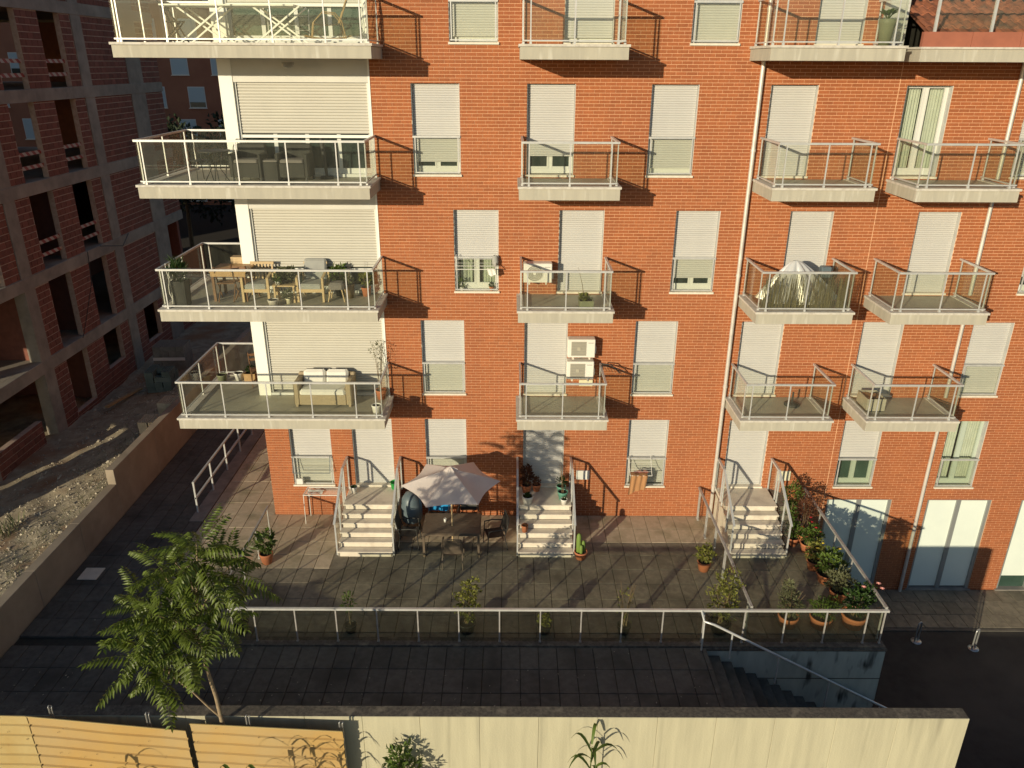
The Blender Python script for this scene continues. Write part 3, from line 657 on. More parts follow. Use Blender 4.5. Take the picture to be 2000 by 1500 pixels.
straight_rail('terrace_railing', 'glass railing at the left end of the terrace behind the leafy tree', (-6.5,-1.05), (-6.5,-4.3), 0.90, [0.1,1.12,2.2,3.2], M['glass_clear'], M['rail_old'], rw=0.035)
t = thing('ramp_handrail', 'tall white two-bar handrail along the dark path left of the building', 'handrail', (-8.92, 0, 0))
for zz in (0.97, 0.47): hbar((0,0.05,zz), (0,9.0,zz), t, M['rail'], 0.055, 0.045)
for k in range(8):
    b = MB(); b.box(-0.022,0.022,0.05+1.25*k,0.095+1.25*k,-0.02,0.95); b.build('post', M['rail'], t)
b = MB(); b.box(-9.0, -8.62, -0.4, 9.4, -0.06, 0.012); b.build('ramp_kerb', M['concrete'], terrace)
t = thing('stair_handrail', 'sloping steel handrail with posts over the concrete stairs', 'handrail', (4.18, -5.27, 0))
P = [Vector((0,0,0.90)), Vector((0.02,-0.22,0.78)), Vector((0.22,-0.3,0.76)), Vector((4.4,-0.3,-1.60))]
b = MB(); b.tube(P, 0.028, 8); b.build('handrail', M['rail'], t)
for s, z in ((0.0, 0.02), (0.10, -0.16), (0.36,-0.85), (0.65,-1.6), (0.95,-2.4)):
    c = P[2].lerp(P[3], s) if s else P[1]+Vector((0,-0.02,0)); b = MB(); b.tube([(c.x,c.y,z),(c.x,c.y,c.z)], 0.02, 6); b.build('post', M['rail'], t)

# ================================================================== WALLS
pw = thing('parapet_wall', 'long pale concrete wall with a dark gravelly top in the foreground', 'wall', (0, -8.25, 0))
jx = [-11.23, -9.05, -7.98, -6.91, -5.84, -4.77, -3.70, -2.66, -1.62, -0.54, 0.53, 1.60, 2.68, 3.74, 4.80, 5.91, 7.02, 8.31]
for a, c in zip(jx, jx[1:]):
    b = MB(); b.cbox(a+0.0012, c-0.0012, -0.13, 0.13, -2.6, 1.0, 0.008, RN.random()); b.build('wall_panel', M['wall_conc'], pw)
b = MB(); b.box(-11.23, 8.31, -0.118, 0.118, -2.6, 0.99); b.build('joint_fill', M['wall_conc'], pw)
b = MB(); b.box(-11.22, 8.30, -0.119, 0.124, 0.995, 1.004); b.build('wall_top', M['wall_top'], pw)
sw = thing('boundary_wall', 'brownish concrete wall stepping up between dark path and building site', 'wall', (-11.11, 0, 0))
for a, c, h in [(-8.1+2.0*i, -6.1+2.0*i, 1.0) for i in range(4)]+[(-0.1+2.6*i, 2.5+2.6*i, 1.45) for i in range(9)]:
    b = MB(); b.cbox(-0.115, 0.115, a+0.004, c-0.004, -2.6, h, 0.008); b.build('wall_panel', M['site_wall'], sw)
b = MB(); b.box(-0.10, 0.10, -8.1, 23, -2.6, 0.97); b.build('joint_fill', M['concrete'], sw)

# ================================================================== BUILDING SITE GROUND
def hgt(x, y):
    t = max(0, min(1, (x+15.6)/4.3)); h = 0.06+0.80*t**1.3
    if y < -1: h += 0.12*min(1,(-1-y)/4)*(1-t)*3
    if y > 9: h = h*(1-min(1,(y-9)/5))+0.12*min(1,(y-9)/5)
    for k, (sx, sy, ph, a) in enumerate(((1.3,0.7,0.3,0.05),(2.9,3.3,1.7,0.035),(6.1,4.7,0.9,0.02),(11,13,2.2,0.014))): h += a*math.sin(sx*x+ph)*math.cos(sy*y+ph*2)
    return h+RN.uniform(-0.012,0.012)
b = MB(); b.grid(lambda s, t: (-30+18.86*s, -9+35*t, hgt(-30+18.86*s, -9+35*t)), 110, 190); b.build('site_ground', M['dirt'], kind='structure')
b = MB(); b.add([(-200,24,-0.06),(200,24,-0.06),(200,300,-0.06),(-200,300,-0.06)],[(0,1,2,3)]); b.build('garden_ground', M['soil'], kind='structure')
b = MB(); b.add([(-60,-60,-1.7),(8.3,-60,-1.7),(8.3,-8.38,-1.7),(-60,-8.38,-1.7)],[(0,1,2,3)]); b.build('foreground_soil', M['dirt'], kind='structure')
b = MB()
for i in range(6500):
    x, y = RN.uniform(-15.2,-11.26), RN.uniform(-8,13)
    if RN.random() < 0.3: x = -11.35-abs(RN.gauss(0,1.2))
    if x < -15.3: continue
    r = min(0.085, 0.010+0.013*RN.expovariate(1.0)); z_ = hgt(x,y); n = 6
    rr = [r*RN.uniform(0.5,1.25) for _ in range(n)]; a0 = RN.random()*6; h1 = r*RN.uniform(0.35,0.9); ox, oy = RN.uniform(-.3,.3)*r, RN.uniform(-.3,.3)*r
    vs = [(x+rr[k]*math.cos(a0+k*1.047), y+rr[k]*math.sin(a0+k*1.047), z_-0.012) for k in range(n)]+[(x+ox+rr[(k+2)%n]*0.5*math.cos(a0+k*1.047+0.3), y+oy+rr[(k+2)%n]*0.5*math.sin(a0+k*1.047+0.3), z_+h1*RN.uniform(.75,1.1)) for k in range(n)]
    b.add(vs, [(k,(k+1)%n,n+(k+1)%n,n+k) for k in range(n)]+[tuple(range(n,2*n))], RN.random())
o = b.build('rubble', M['rubble'], kind='stuff'); tag(o, 'pale stones and rubble strewn over the site ground', 'rubble')
b = MB()
for i in range(1500):
    x, y = -11.3-abs(RN.gauss(0,0.7)), RN.uniform(-8,11); z_ = hgt(x,y)
    d = (RN.gauss(0,0.5), RN.gauss(0,0.5), 0.7); b.leaf((x,y,z_-0.02), d, (0,0,1), RN.uniform(0.08,0.24), 0.016, RN.random())
for cx, cy, n_, s_ in ((-13.1,-1.9,60,0.5),(-12.6,-3.6,40,0.35),(-13.9,-3.5,50,0.4)):
    for i in range(n_):
        x, y = cx+RN.gauss(0,0.12), cy+RN.gauss(0,0.3); b.leaf((x,y,hgt(x,y)), (RN.gauss(0,0.4),RN.gauss(0,0.4),1), (0,0,1), RN.uniform(0.15,s_), 0.04, RN.random())
o = b.build('weeds', M['leaf_grey'], kind='stuff'); tag(o, 'dry weeds growing along the site side of the wall', 'weeds')

# stacked hollow blocks on the site
def block(b, x, y, z, L_, W_, H_, t):
    # hollow block lying flat: open cells on top
    nx, ny = 4, 2; e = 0.014
    for i in range(nx+1): xx = x-L_/2+(L_-e)*i/nx; b.box(xx, xx+e, y-W_/2, y+W_/2, z, z+H_, t)
    for j in range(ny+1): yy = y-W_/2+(W_-e)*j/ny; b.box(x-L_/2, x+L_/2, yy, yy+e, z, z+H_-0.001, t)
bk = {}
def blk(key, m):
    if key not in bk: b = MB(); block(b, 0, 0, 0, 0.30, 0.22, 0.20, 0.5); bk[key] = b.data('block', m)
    return bk[key]
def stack(label, x, y, z, nx, ny, nz, m, key, jit=0.0, rz=0.0, topn=None):
    t = thing('block_stack', label, 'blocks', (x, y, z), rz)
    b = MB()
    for i in range(3): b.box(-nx*0.155, nx*0.155, -ny*0.115+i*(ny*0.23-0.1)/2, -ny*0.115+i*(ny*0.23-0.1)/2+0.1, 0, 0.09)
    b.box(-nx*0.16, nx*0.16, -ny*0.12, ny*0.12, 0.09, 0.11); b.build('pallet', M['wood_dark'], t)
    for k in range(nz):
        for i in range(nx):
            for j in range(ny):
                if k == nz-1 and topn and RN.random() > topn: continue
                if 0 < k < nz-1 and 0 < i < nx-1 and 0 < j < ny-1: continue
                link('block', blk(key, m), t, loc=((i-(nx-1)/2)*0.305+RN.uniform(-jit,jit), (j-(ny-1)/2)*0.225+RN.uniform(-jit,jit), 0.11+k*0.203), rot=(0,0,RN.uniform(-jit,jit)*3))
    return t
s1 = stack('grey hollow blocks stacked on a pallet beside the unfinished building', -13.75, 10.6, 0.25, 4, 4, 5, M['gravel_block'], 'g', 0.006, 0.05)
b = MB(); b.box(-0.63,0.63,-0.475,-0.465,0.55,0.68); b.build('wrap_band', M['pot_white'], s1)
s2 = stack('ragged wrapped pile of blocks against the far wall corner', -13.15, 8.1, 0.35, 3, 4, 4, M['wrap'], 'w', 0.02, 0.1, 0.6)
s3 = stack('short stack of cream hollow blocks leaning on site wall, nearer the viewer', -11.62, 3.7, 0.75, 2, 3, 2, M['block_cream'], 'c', 0.012, 0.06, 0.8)
s4 = stack('short stack of cream hollow blocks by site wall under the lowest corner balcony', -11.62, 5.2, 0.75, 2, 3, 2, M['block_cream'], 'c', 0.012, -0.04)
t = thing('plank', 'long weathered plank lying on the site ground below the brick wall', 'plank', (-14.3, 7.3, 0.42), 1.3); b = MB(); b.box(-0.9,0.9,-0.07,0.07,-0.03,0.02); b.build('board', M['wood'], t)

# ================================================================== UNFINISHED BUILDING
ub = thing('unfinished_building', 'unfinished hollow brick building with bare concrete frame', 'building', (-15.5, 6, 0))
OX, OY = -15.5, 6
def ubx(name, m, x0, x1, y0, y1, z0, z1, parent=None, kind=None):
    b = MB(); b.box(x0-OX, x1-OX, y0-OY, y1-OY, z0, z1); return b.build(name, m, parent or ub, kind)
BB = [2.30, 5.10, 7.89, 10.68, 13.42, 16.2]; BT = [2.72, 5.50, 8.29, 11.06, 13.80, 16.6]
YS, YN = -2.8, 17.65; XW = -34.0
for i in range(6):
    ubx('floor_slab', M['raw_conc'], XW, -15.72, YS, YN-0.25, BT[i]-0.28, BT[i])
    b = MB(); b.cbox(-15.72-OX, -15.455-OX, YS-OY, YN+0.03-OY, BB[i], BT[i], 0.01); b.build('floor_beam', M['raw_conc'], ub)
    ubx('floor_beam', M['raw_conc'], XW, -15.72, YN-0.25, YN+0.03, BB[i], BT[i]); ubx('floor_beam', M['raw_conc'], XW, -15.72, YS, YS+0.25, BB[i], BT[i])
colsE = [(-2.8,-2.3),(1.2,1.7),(4.88,5.46),(10.95,11.62),(14.62,15.9),(17.25,17.65)]
FZ = [(-0.1,BB[0])]+[(BT[i],BB[i+1]) for i in range(5)]
for lv, (z0, z1) in enumerate(FZ):
    for (a, c) in colsE[:5]: ubx('column', M['raw_conc'], -15.85, -15.47, a, c, z0, z1)
    for xx in (-20.5, -26, -33.9):
        ubx('column', M['raw_conc'], xx-0.3, xx+0.3, YS, YS+0.4, z0, z1)
# brick infill per storey, as (y0,y1,z0,z1)
hb = []
def infill(y0, y1, z0, z1): hb.append((y0, y1, z0, z1))
for lv, (z0, z1) in enumerate(FZ):
    infill(4.1, 4.88, z0, z1) if lv in (2,3,4) else None
    infill(5.46, 6.30, z0, z1); infill(7.68, 8.93, z0, z1); infill(10.27, 10.95, z0, z1)
    if lv == 0:
        infill(11.62, 12.42, z0, z1); infill(13.77, 14.62, z0, z1); infill(12.42, 13.77, z0, 0.75); infill(8.93, 10.27, z0, 0.9); infill(6.30, 7.68, z0, 0.25); infill(1.7, 4.2, z0, 0.9)
    else: infill(11.62, 14.62, z0, z1)
    if lv != 1: infill(15.9, 17.65, z0, z1)
    infill(-2.3, 0.2, z0, z1)
    infill(1.7, 2.5, z0, z1) if lv > 1 else None
for y0, y1, z0, z1 in hb: ubx('infill_wall', M['hollow_mortar'], -15.70, -15.512, y0, y1, z0, z1)
hl = []
for y0, y1, z0, z1 in hb:
    z = z0+0.004; k = 0
    while z < z1-0.05:
        h = min(0.205, z1-z); y = y0-(0.16 if k % 2 else 0.0)
        while y < y1:
            p, q = max(y, y0), min(y+0.32, y1)
            if q-p > 0.04: hl.append((p+0.011, q-0.011, z+0.011, z+h-0.009))
            y += 0.32
        z += 0.212; k += 1
hl.sort(key=lambda r: (Vector((-15.5,(r[0]+r[1])/2,(r[2]+r[3])/2))-PC).length + (100 if (r[0] < 5.3) else 0))
hrest = MB(); hc = {}
def hbrick(b, y0, y1, z0, z1, t, pr):
    x = -15.5+pr-OX; xi = -15.514-OX; b.add([(xi,y0,z0),(xi,y1,z0),(xi,y1,z1),(xi,y0,z1),(x,y0,z0),(x,y1,z0),(x,y1,z1),(x,y0,z1)], [(4,5,6,7),(0,1,5,4),(1,2,6,5),(2,3,7,6),(3,0,4,7)], t)
for i, r in enumerate(hl):
    t = min(1,max(0,RN.gauss(0.5,0.25)))
    if i < 300:
        key = (round(r[1]-r[0],2), round(r[3]-r[2],2), int(t*5))
        if key not in hc: q = MB(); hbrick(q, -(r[1]-r[0])/2, (r[1]-r[0])/2, -(r[3]-r[2])/2, (r[3]-r[2])/2, (key[2]+0.5)/6, 0.002); hc[key] = q.data('brick', M['hollow'])
        link('brick', hc[key], ub, loc=(0, (r[0]+r[1])/2-OY, (r[2]+r[3])/2))
    else: hbrick(hrest, r[0]-OY, r[1]-OY, r[2], r[3], t, RN.uniform(-0.002,0.006))
# north end wall, west wall, partitions
hrest.build('brickwork', M['hollow'], ub, kind='stuff')
for lv, (z0, z1) in enumerate(FZ):
    gaps = [(-22.6,-20.4)] if lv in (3, 4, 5) else []
    xs_ = [XW]+[v for g in gaps for v in g]+[-15.7]
    for a, c in zip(xs_[::2], xs_[1::2]): ubx('end_wall', M['hollow'], a, c, YN-0.22, YN, z0, z1)
    ubx('end_wall', M['hollow'], XW-0.2, XW, YS, YN, z0, z1)
    ubx('partition', M['raw_conc'] if lv == 2 else M['hollow'], -19.6, -19.4, YS+3.0, 8.4, z0, z1); ubx('partition', M['hollow'], -19.4, -15.9, 8.25, 8.4, z0, z1) if lv not in (3,4) else None
    ubx('partition', M['hollow'], -19.6, -19.4, 11.2, YN-0.25, z0, z1) if lv not in (3,4) else None
    ubx('partition', M['hollow'], -19.4, -15.9, 5.05, 5.2, z0, z1) if lv in (1,2) else None
ubx('roof_slab', M['raw_conc'], XW, -15.4, YS, YN, 16.61, 16.8)
for lv in (2, 3, 4):
    z0 = FZ[lv][0]
    for a, c in ((6.30,7.68),(8.93,10.27),(2.5,4.1)):
        for dz in (0.42, 0.84):
            b = MB(); b.box(-15.62-OX, -15.60-OX, a-0.02-OY, c+0.02-OY, z0+dz-0.06, z0+dz+0.06); b.build('guard_board', M['guard'], ub)
b = MB(); b.tube([(-15.3-OX,9.6-OY,5.55),(-15.05-OX,10.8-OY,5.30),(-15.3-OX,11.9-OY,5.55)], 0.018, 5); b.tube([(-15.42-OX,8.9-OY,5.5),(-15.35-OX,8.6-OY,4.4),(-15.3-OX,7.6-OY,3.2),(-15.4-OX,7.4-OY,2.7)], 0.014, 5); b.build('cable', M['pot_black'], ub)

# ================================================================== BACKGROUND
bk_ = thing('background_building', 'red rendered apartment block far behind the gap on the left', 'building', (-36, 52, 0))
b = MB(); b.box(-40, 25, 0, 12, -0.1, 26); b.build('wall', M['back_wall'], bk_)
wcol = [-30.4, -28.93, -27.8]
for f in range(9):
    z0 = 0.3+2.64*f
    for k in range(-10, 16):
        xx = -28.93+36+k*3.4+(1.13 if f % 2 else 0)
        if not -39 < xx < 23: continue
        b = MB(); b.box(xx, xx+1.45, -0.03, 0.02, z0, z0+1.7); wd = b.build('window', M['frame'], bk_)
        b = MB(); b.box(xx+0.06, xx+1.39, -0.05, -0.032, z0+0.45 if (k+f) % 3 == 0 else z0+0.05, z0+1.64); b.build('shutter', M['blind_blue'], wd)
        b = MB(); b.box(xx-0.06, xx+1.51, -0.14, -0.052, z0-0.07, z0); b.build('sill', M['sill'], wd)
        if (k+f) % 3 == 0: b = MB(); b.box(xx+0.06, xx+1.39, -0.045, -0.031, z0+0.05, z0+0.45); b.build('pane', M['dark_glass'], wd)
nb = thing('shade_block', 'added plain block out of view at far left, shading the far red block', 'building', (-62, 18, 0))  # unseen block added to throw shade on the red building behind
b = MB(); b.box(-15, 15, -14, 12, -0.1, 25); b.build('wall', M['stucco'], nb)
for f in range(8):
    for k in range(8):
        b = MB(); b.box(15.0, 15.04, -12+3*k, -10.7+3*k, 1+3*f, 2.6+3*f); b.build('window', M['dark_glass'], nb)

# litter on the shaded walk and the terrace, rust spots and nails come with the sheets
b = MB()
for i in range(420):
    if RN.random() < .6: x, y, z = RN.uniform(-10.5,4.1), -8.0+abs(RN.gauss(0,1.1)), .004
    else: x, y, z = RN.uniform(-6,8), RN.uniform(-5,-.4), .004
    if -8.1 < y < -0.1: b.leaf((x,y,z), (RN.gauss(0,1),RN.gauss(0,1),.12), (0,0,1), RN.uniform(.02,.06), RN.uniform(.012,.03), RN.random())
o = b.build('fallen_leaves', M['rubble'], kind='stuff'); tag(o, 'small dry leaves and bits scattered over the paving', 'litter')
b = MB(); b.cbox(-.24,.24,-.24,.24,0,.014,.004); t = thing('drain_cover', 'pale square drain cover set in the dark path at left', 'cover', (-10.52,-2.83,.0)); b.build('plate', M['step'], t)

lw_ = thing('low_wall', 'low rough wall beside the street, just below the right of the view', 'wall', (19, -8.52, ZS)); b = MB(); b.cbox(-10.76,12,-.12,.12,0,1.62,.01); b.build('wall_body', M['concrete'], lw_)
# ================================================================== FURNITURE, POTS, PLANTS
def rnd_dir(up=0.4):
    while True:
        v = Vector((RN.uniform(-1,1),RN.uniform(-1,1),RN.uniform(-1,1)))
        if 0.05 < v.length < 1: v.normalize(); v.z += up; return v.normalized()
def foliage(b, c, rx, rz, n, L, W, up=0.5, shell=0.5):
    c = Vector(c)
    for i in range(n):
        d = rnd_dir(0.0); r = (shell+(1-shell)*RN.random())**0.6
        k = 0.75+0.25*math.sin(3.1*d.x+2.3*d.y*2+5*d.z+c.x*7)
        p = c+Vector((d.x*rx, d.y*rx, d.z*rz))*r*k
        q = (d+Vector((RN.gauss(0,0.5),RN.gauss(0,0.5),up+RN.gauss(0,0.4)))).normalized()
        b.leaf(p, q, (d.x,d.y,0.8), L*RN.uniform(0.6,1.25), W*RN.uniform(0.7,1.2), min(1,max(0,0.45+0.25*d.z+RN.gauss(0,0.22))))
def pot(t, r, h, m, sq=False, taper=0.72):
    b = MB()
    if sq:
        e = r*taper; vs = [(-e,-e,0),(e,-e,0),(e,e,0),(-e,e,0),(-r,-r,h),(r,-r,h),(r,r,h),(-r,r,h),(-r*.9,-r*.9,h),(r*.9,-r*.9,h),(r*.9,r*.9,h),(-r*.9,r*.9,h),(-r*.88,-r*.88,h-.04),(r*.88,-r*.88,h-.04),(r*.88,r*.88,h-.04),(-r*.88,r*.88,h-.04)]
        fs = [(3,2,1,0)]
        for k in range(3):
            for i in range(4): j = (i+1)%4; fs.append((k*4+i,k*4+j,k*4+4+j,k*4+4+i))
        b.add(vs, fs); o = b.build('pot', m, t); b = MB(); b.add([(-r*.89,-r*.89,h-.035),(r*.89,-r*.89,h-.035),(r*.89,r*.89,h-.035),(-r*.89,r*.89,h-.035)], [(0,1,2,3)]); b.build('soil', M['soil'], t); return
    b.lathe([(0.001,0.0),(r*taper,0),(r*(taper+0.9*(1-taper)),h*0.8),(r*1.0,h*0.82),(r*1.04,h*0.86),(r*1.03,h*0.99),(r*0.97,h),(r*0.90,h*0.985),(r*0.87,h*0.88)], 16); b.build('pot', m, t)
    b = MB(); b.disc((0,0,h*0.9), r*0.885, 16); b.build('soil', M['soil'], t)
PG = 'potted plants around the building'
def plant(label, x, y, z, r, h, pm, blobs=(), lm='leaf_mid', n=160, L=0.07, W=0.035, stems=0, sh=0.5, flowers=None, sq=False, up=0.5, name='potted_plant', cat='plant', taper=0.72, extra=None, tilt=0.0):
    t = thing(name, label, cat, (x, y, z), 0, PG); pot(t, r, h, M[pm], sq, taper)
    if stems:
        b = MB()
        for i in range(stems):
            a = RN.random()*6.28; e = RN.uniform(0.4,0.9)*r*1.6; pts = [Vector((RN.uniform(-.3,.3)*r,RN.uniform(-.3,.3)*r,h*0.85)), Vector((math.cos(a)*e*.5,math.sin(a)*e*.5,h+sh*0.5)), Vector((math.cos(a)*e,math.sin(a)*e,h+sh*RN.uniform(0.75,1.1)))]
            b.tube(pts, [0.010,0.007,0.003], 5, caps=False)
        b.build('stems', M['stem'], t)
    if blobs:
        b = MB()
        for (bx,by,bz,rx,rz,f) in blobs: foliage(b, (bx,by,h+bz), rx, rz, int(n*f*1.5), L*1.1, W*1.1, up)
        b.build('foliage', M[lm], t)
    if flowers:
        fm, pts, fr = flowers
        for (fx,fy,fz) in pts:
            b = MB()
            for k in range(9):
                a = k*2.4; b.leaf((fx,fy,h+fz), (math.cos(a),math.sin(a),0.35+0.1*(k%3)-0.35), (0,0,1), fr, fr*0.8, 0.5, 0.15)
            b.lathe([(0.001,fr*.45),(fr*.35,fr*.3),(fr*.5,0.0),(fr*.2,-fr*.3)], 8, (fx,fy,h+fz)); b.build('flower', M[fm], t)
    return t
# the row on the right terrace
plant('tall dense green shrub in a small clay pot nearest the brick wall', 7.55,-0.95,0, .15,.26,'terracotta', [(0,0,.35,.26,.4,1),(0.05,0.05,.95,.28,.42,1)], 'leaf_mid', 330, .075,.035, 4, 1.2)
plant('tall reddish shrub with red tips in a clay pot by the brick wall', 7.85,-1.30,0, .17,.28,'terracotta', [(0,0.05,.75,.26,.45,1)], 'leaf_red', 360, .07,.03, 5, 1.0, ('flower_r',[(0.12,-.15,.45),(.05,-.2,.62),(-.1,-.15,.3)],.05))
plant('leafy green plant with a white bloom in a clay pot beside the steps', 7.55,-1.42,0, .16,.24,'terracotta', [(0,0,.22,.24,.26,1)], 'leaf_mid', 220, .08,.04, 3, .3, ('flower_w',[(-.18,-.1,.28)],.035))
plant('bushy mid-green plant with red flowers in a wide clay pot with saucer', 7.84,-1.72,0, .19,.27,'terracotta', [(.08,0,.25,.3,.28,1)], 'leaf_mid', 320, .08,.045, 3, .3, ('flower_r',[(.1,-.1,.52),(.22,-.15,.42)],.05))
t = plant('bare brown clay pot with nothing growing, in the pot row', 7.82,-2.08,0, .17,.25,'terracotta')
plant('yellow-green shrub with yellow and white blooms in a clay pot', 7.72,-2.50,0, .17,.26,'terracotta', [(.02,0,.28,.28,.36,1)], 'leaf_yel', 300, .075,.045, 4, .4, ('flower_y',[(-.05,-.2,.5),(.12,-.05,.55),(.0,-.25,.25),(.45,-.3,.55)],.05))
plant('big round bright green bush in a large clay bowl', 7.86,-3.02,0, .25,.26,'terracotta', [(.06,.02,.30,.40,.34,1)], 'leaf_mid', 620, .08,.05, 5, .4)
plant('olive and reddish leaved plant in a clay pot near the railing corner', 7.86,-3.75,0, .21,.30,'terracotta', [(0,0,.28,.36,.3,1)], 'leaf_grey', 380, .09,.05, 5, .4)
plant('pink flowering rose bush in a large clay pot at the terrace corner', 7.86,-4.66,0, .28,.34,'terracotta', [(.02,0,.36,.36,.38,1),(.25,.1,.5,.2,.2,.3)], 'leaf_dark', 460, .085,.05, 6, .6, ('flower_p',[(.05,-.05,.78),(.42,0.05,.80),(.50,.0,.70),(-.15,-.2,.35)],.06))
plant('low feathery grey-green plant in a clay pot behind the front railing', 7.10,-4.68,0, .25,.30,'terracotta', [(0,0,.20,.36,.24,1),(.2,0,.3,.2,.2,.3)], 'leaf_mid', 420, .07,.028, 6, .35)
plant('upright spiky green shrub in a clay pot behind the front railing', 6.36,-4.66,0, .23,.30,'terracotta', [(0,0,.3,.30,.36,1),(-.1,0,.7,.16,.3,.4)], 'leaf_grey', 360, .085,.03, 8, .8)
# along the front railing, dark pots
plant('airy yellow-green shrub in a dark pot right of the railing divider', 4.75,-4.85,0, .24,.28,'pot_black', [(0,0,.5,.42,.5,1),(.1,.05,1.0,.34,.35,.7)], 'leaf_yel', 300, .07,.045, 8, 1.1)
plant('bare twiggy plant with few leaves in a dark pot at front railing', 2.57,-4.92,0, .16,.22,'pot_black', [(0,0,.6,.26,.5,1)], 'leaf_yel', 50, .06,.03, 9, 1.1)
plant('small round lime green plant in a dark pot at front railing', .78,-4.92,0, .16,.20,'pot_black', [(0,0,.13,.17,.15,1)], 'leaf_yel', 190, .06,.045)
plant('sparse yellow leaved shrub in a black pot at front railing', -.97,-4.90,0, .20,.26,'pot_black', [(0,0,.45,.36,.42,1),(.1,.05,.85,.28,.28,.6)], 'leaf_yel', 230, .07,.05, 8, .9)
plant('thin sapling with narrow leaves in a black pot at front railing', -3.60,-4.92,0, .14,.20,'pot_black', [(0,0,.6,.13,.35,1)], 'leaf_mid', 60, .10,.035, 2, .8)
plant('dark empty looking pot behind the leafy tree at left railing end', -6.05,-4.95,0, .17,.28,'pot_black', [(0,0,.1,.12,.1,1)], 'leaf_dark', 40, .06,.04)
# elsewhere on the terrace
plant('green leafy plant in a chipped clay pot at the left railing', -6.25,-2.32,0, .17,.30,'terracotta', [(0,.03,.32,.28,.34,1)], 'leaf_mid', 230, .11,.06, 5, .4)
plant('yellow-green bush in a clay pot left of the dividing railing', 4.92,-2.56,0, .17,.27,'terracotta', [(0,0,.22,.27,.24,1)], 'leaf_yel', 300, .075,.045, 4, .2)
t = plant('tall green column cactus in a clay pot by the middle steps', 1.83,-2.07,0, .17,.22,'terracotta')
for cx_, cy_, h_, r_ in ((-.06,0,.55,.055),(.06,.02,.32,.045),(0,-.07,.24,.04)):
    b = MB(); vs = []; n = 16
    for zz, rr in ((.17,.8),(.2,1),(.2+h_*.5,1.08),(.2+h_*.85,1),(.2+h_*.97,.6),(.2+h_,.05)):
        vs.append([(cx_+r_*rr*(1+.18*(k%2))*math.cos(k*math.pi/8), cy_+r_*rr*(1+.18*(k%2))*math.sin(k*math.pi/8), zz) for k in range(n)])
    b.add([v for r in vs for v in r], [(i*n+k, i*n+(k+1)%n, (i+1)*n+(k+1)%n, (i+1)*n+k) for i in range(5) for k in range(n)], .5, True); b.build('cactus_stem', M['cactus'], t)
# on the steps
plant('white pot with dark foliage on the middle landing', .46,-.90,.93, .15,.24,'pot_white', [(0,0,.02,.10,.05,1)], 'leaf_dark', 90, .05,.03)
plant('dark red leaved plant by the middle door', .44,-.30,.93, .14,.24,'terracotta', [(0,0,.30,.18,.34,1)], 'leaf_red', 220, .09,.045, 5, .5)
plant('small red-brown plant in a clay pot beside the middle door', .72,-.22,.93, .12,.20,'terracotta', [(0,0,.1,.10,.14,1)], 'leaf_red', 110, .06,.035)
plant('green pot with a stick on the middle landing', 1.42,-.66,.93, .14,.24,'pot_green', [], stems=3, sh=.9)
plant('dark green pot with spiky plant closest to the middle door', 1.40,-.32,.93, .13,.22,'pot_green', [(0,0,.12,.10,.14,1)], 'leaf_dark', 60, .12,.03)
plant('small white pot on the landing edge of middle steps', 1.44,-.93,.93, .09,.16,'pot_white', [(0,0,.02,.05,.04,1)], 'leaf_dark', 30, .04,.02)
plant('little clay pot standing on the middle steps by the left railing', .38,-1.55,.465, .09,.2,'terracotta', [(0,0,.0,.05,.02,1)], 'leaf_red', 30, .05,.03)
plant('white pot in a clay saucer on the left landing', -4.32,-.35,.93, .10,.18,'pot_white', [(0,0,.0,.06,.02,1)], 'leaf_dark', 30, .05,.03)
t = thing('bucket', 'bright green plastic tub on the left doorstep', 'tub', (-3.22,-.12,.93)); b = MB(); b.lathe([(0.001,0),(.10,0),(.13,.2),(.135,.2),(.125,.19),(.10,.03),(0.001,.03)], 14); b.build('tub', M['bright_green'], t)

# parasol
t = thing('parasol', 'open cream parasol with six panels over the brown table', 'parasol', (-1.52,-1.68,0))
b = MB(); b.tube([(0,0,.02),(0,0,2.44)], .021, 8); b.build('pole', M['wood_pale'], t)
b = MB(); b.lathe([(0.001,.08),(.05,.08),(.06,.05),(.24,.035),(.25,0),(0.001,0)], 16); b.build('base', M['chair_brown'], t)
def canopy(R_, z0, z1, sag):
    b = MB()
    for k in range(6):
        a0, a1 = k*math.pi/3+.10, (k+1)*math.pi/3+.10
        def fn(s, u, a0=a0, a1=a1):
            p = Vector((math.cos(a0),math.sin(a0),0)); q = Vector((math.cos(a1),math.sin(a1),0)); d = p.lerp(q, s)
            edge = 1-0.10*math.sin(math.pi*s)*u
            r = R_*u*edge; zz = z1-(z1-z0)*(u**1.15)-sag*math.sin(math.pi*s)*math.sin(math.pi*u*.8)*.6
            return (d.x*r, d.y*r, zz)
        b.grid(fn, 6, 8, .5)
    return b
canopy(1.27, 1.98, 2.40, .05).build('canopy', M['canvas'], t)
vc = canopy(.19, 2.37, 2.47, .01); vc.v = [(x, y, z+.018*math.sin(math.atan2(y, x)*11)*(math.hypot(x, y)/.19)) for x, y, z in vc.v]; vc.build('vent_cap', M['canvas'], t)
for k in range(6):
    a = k*math.pi/3+.10; b = MB(); b.tube([(0,0,2.37),(math.cos(a)*1.25,math.sin(a)*1.25,1.975)], .009, 5); b.build('rib', M['wood_pale'], t)
    b = MB(); b.tube([(0,0,1.95),(math.cos(a)*.6,math.sin(a)*.6,2.17)], .008, 5); b.build('strut', M['wood_pale'], t)
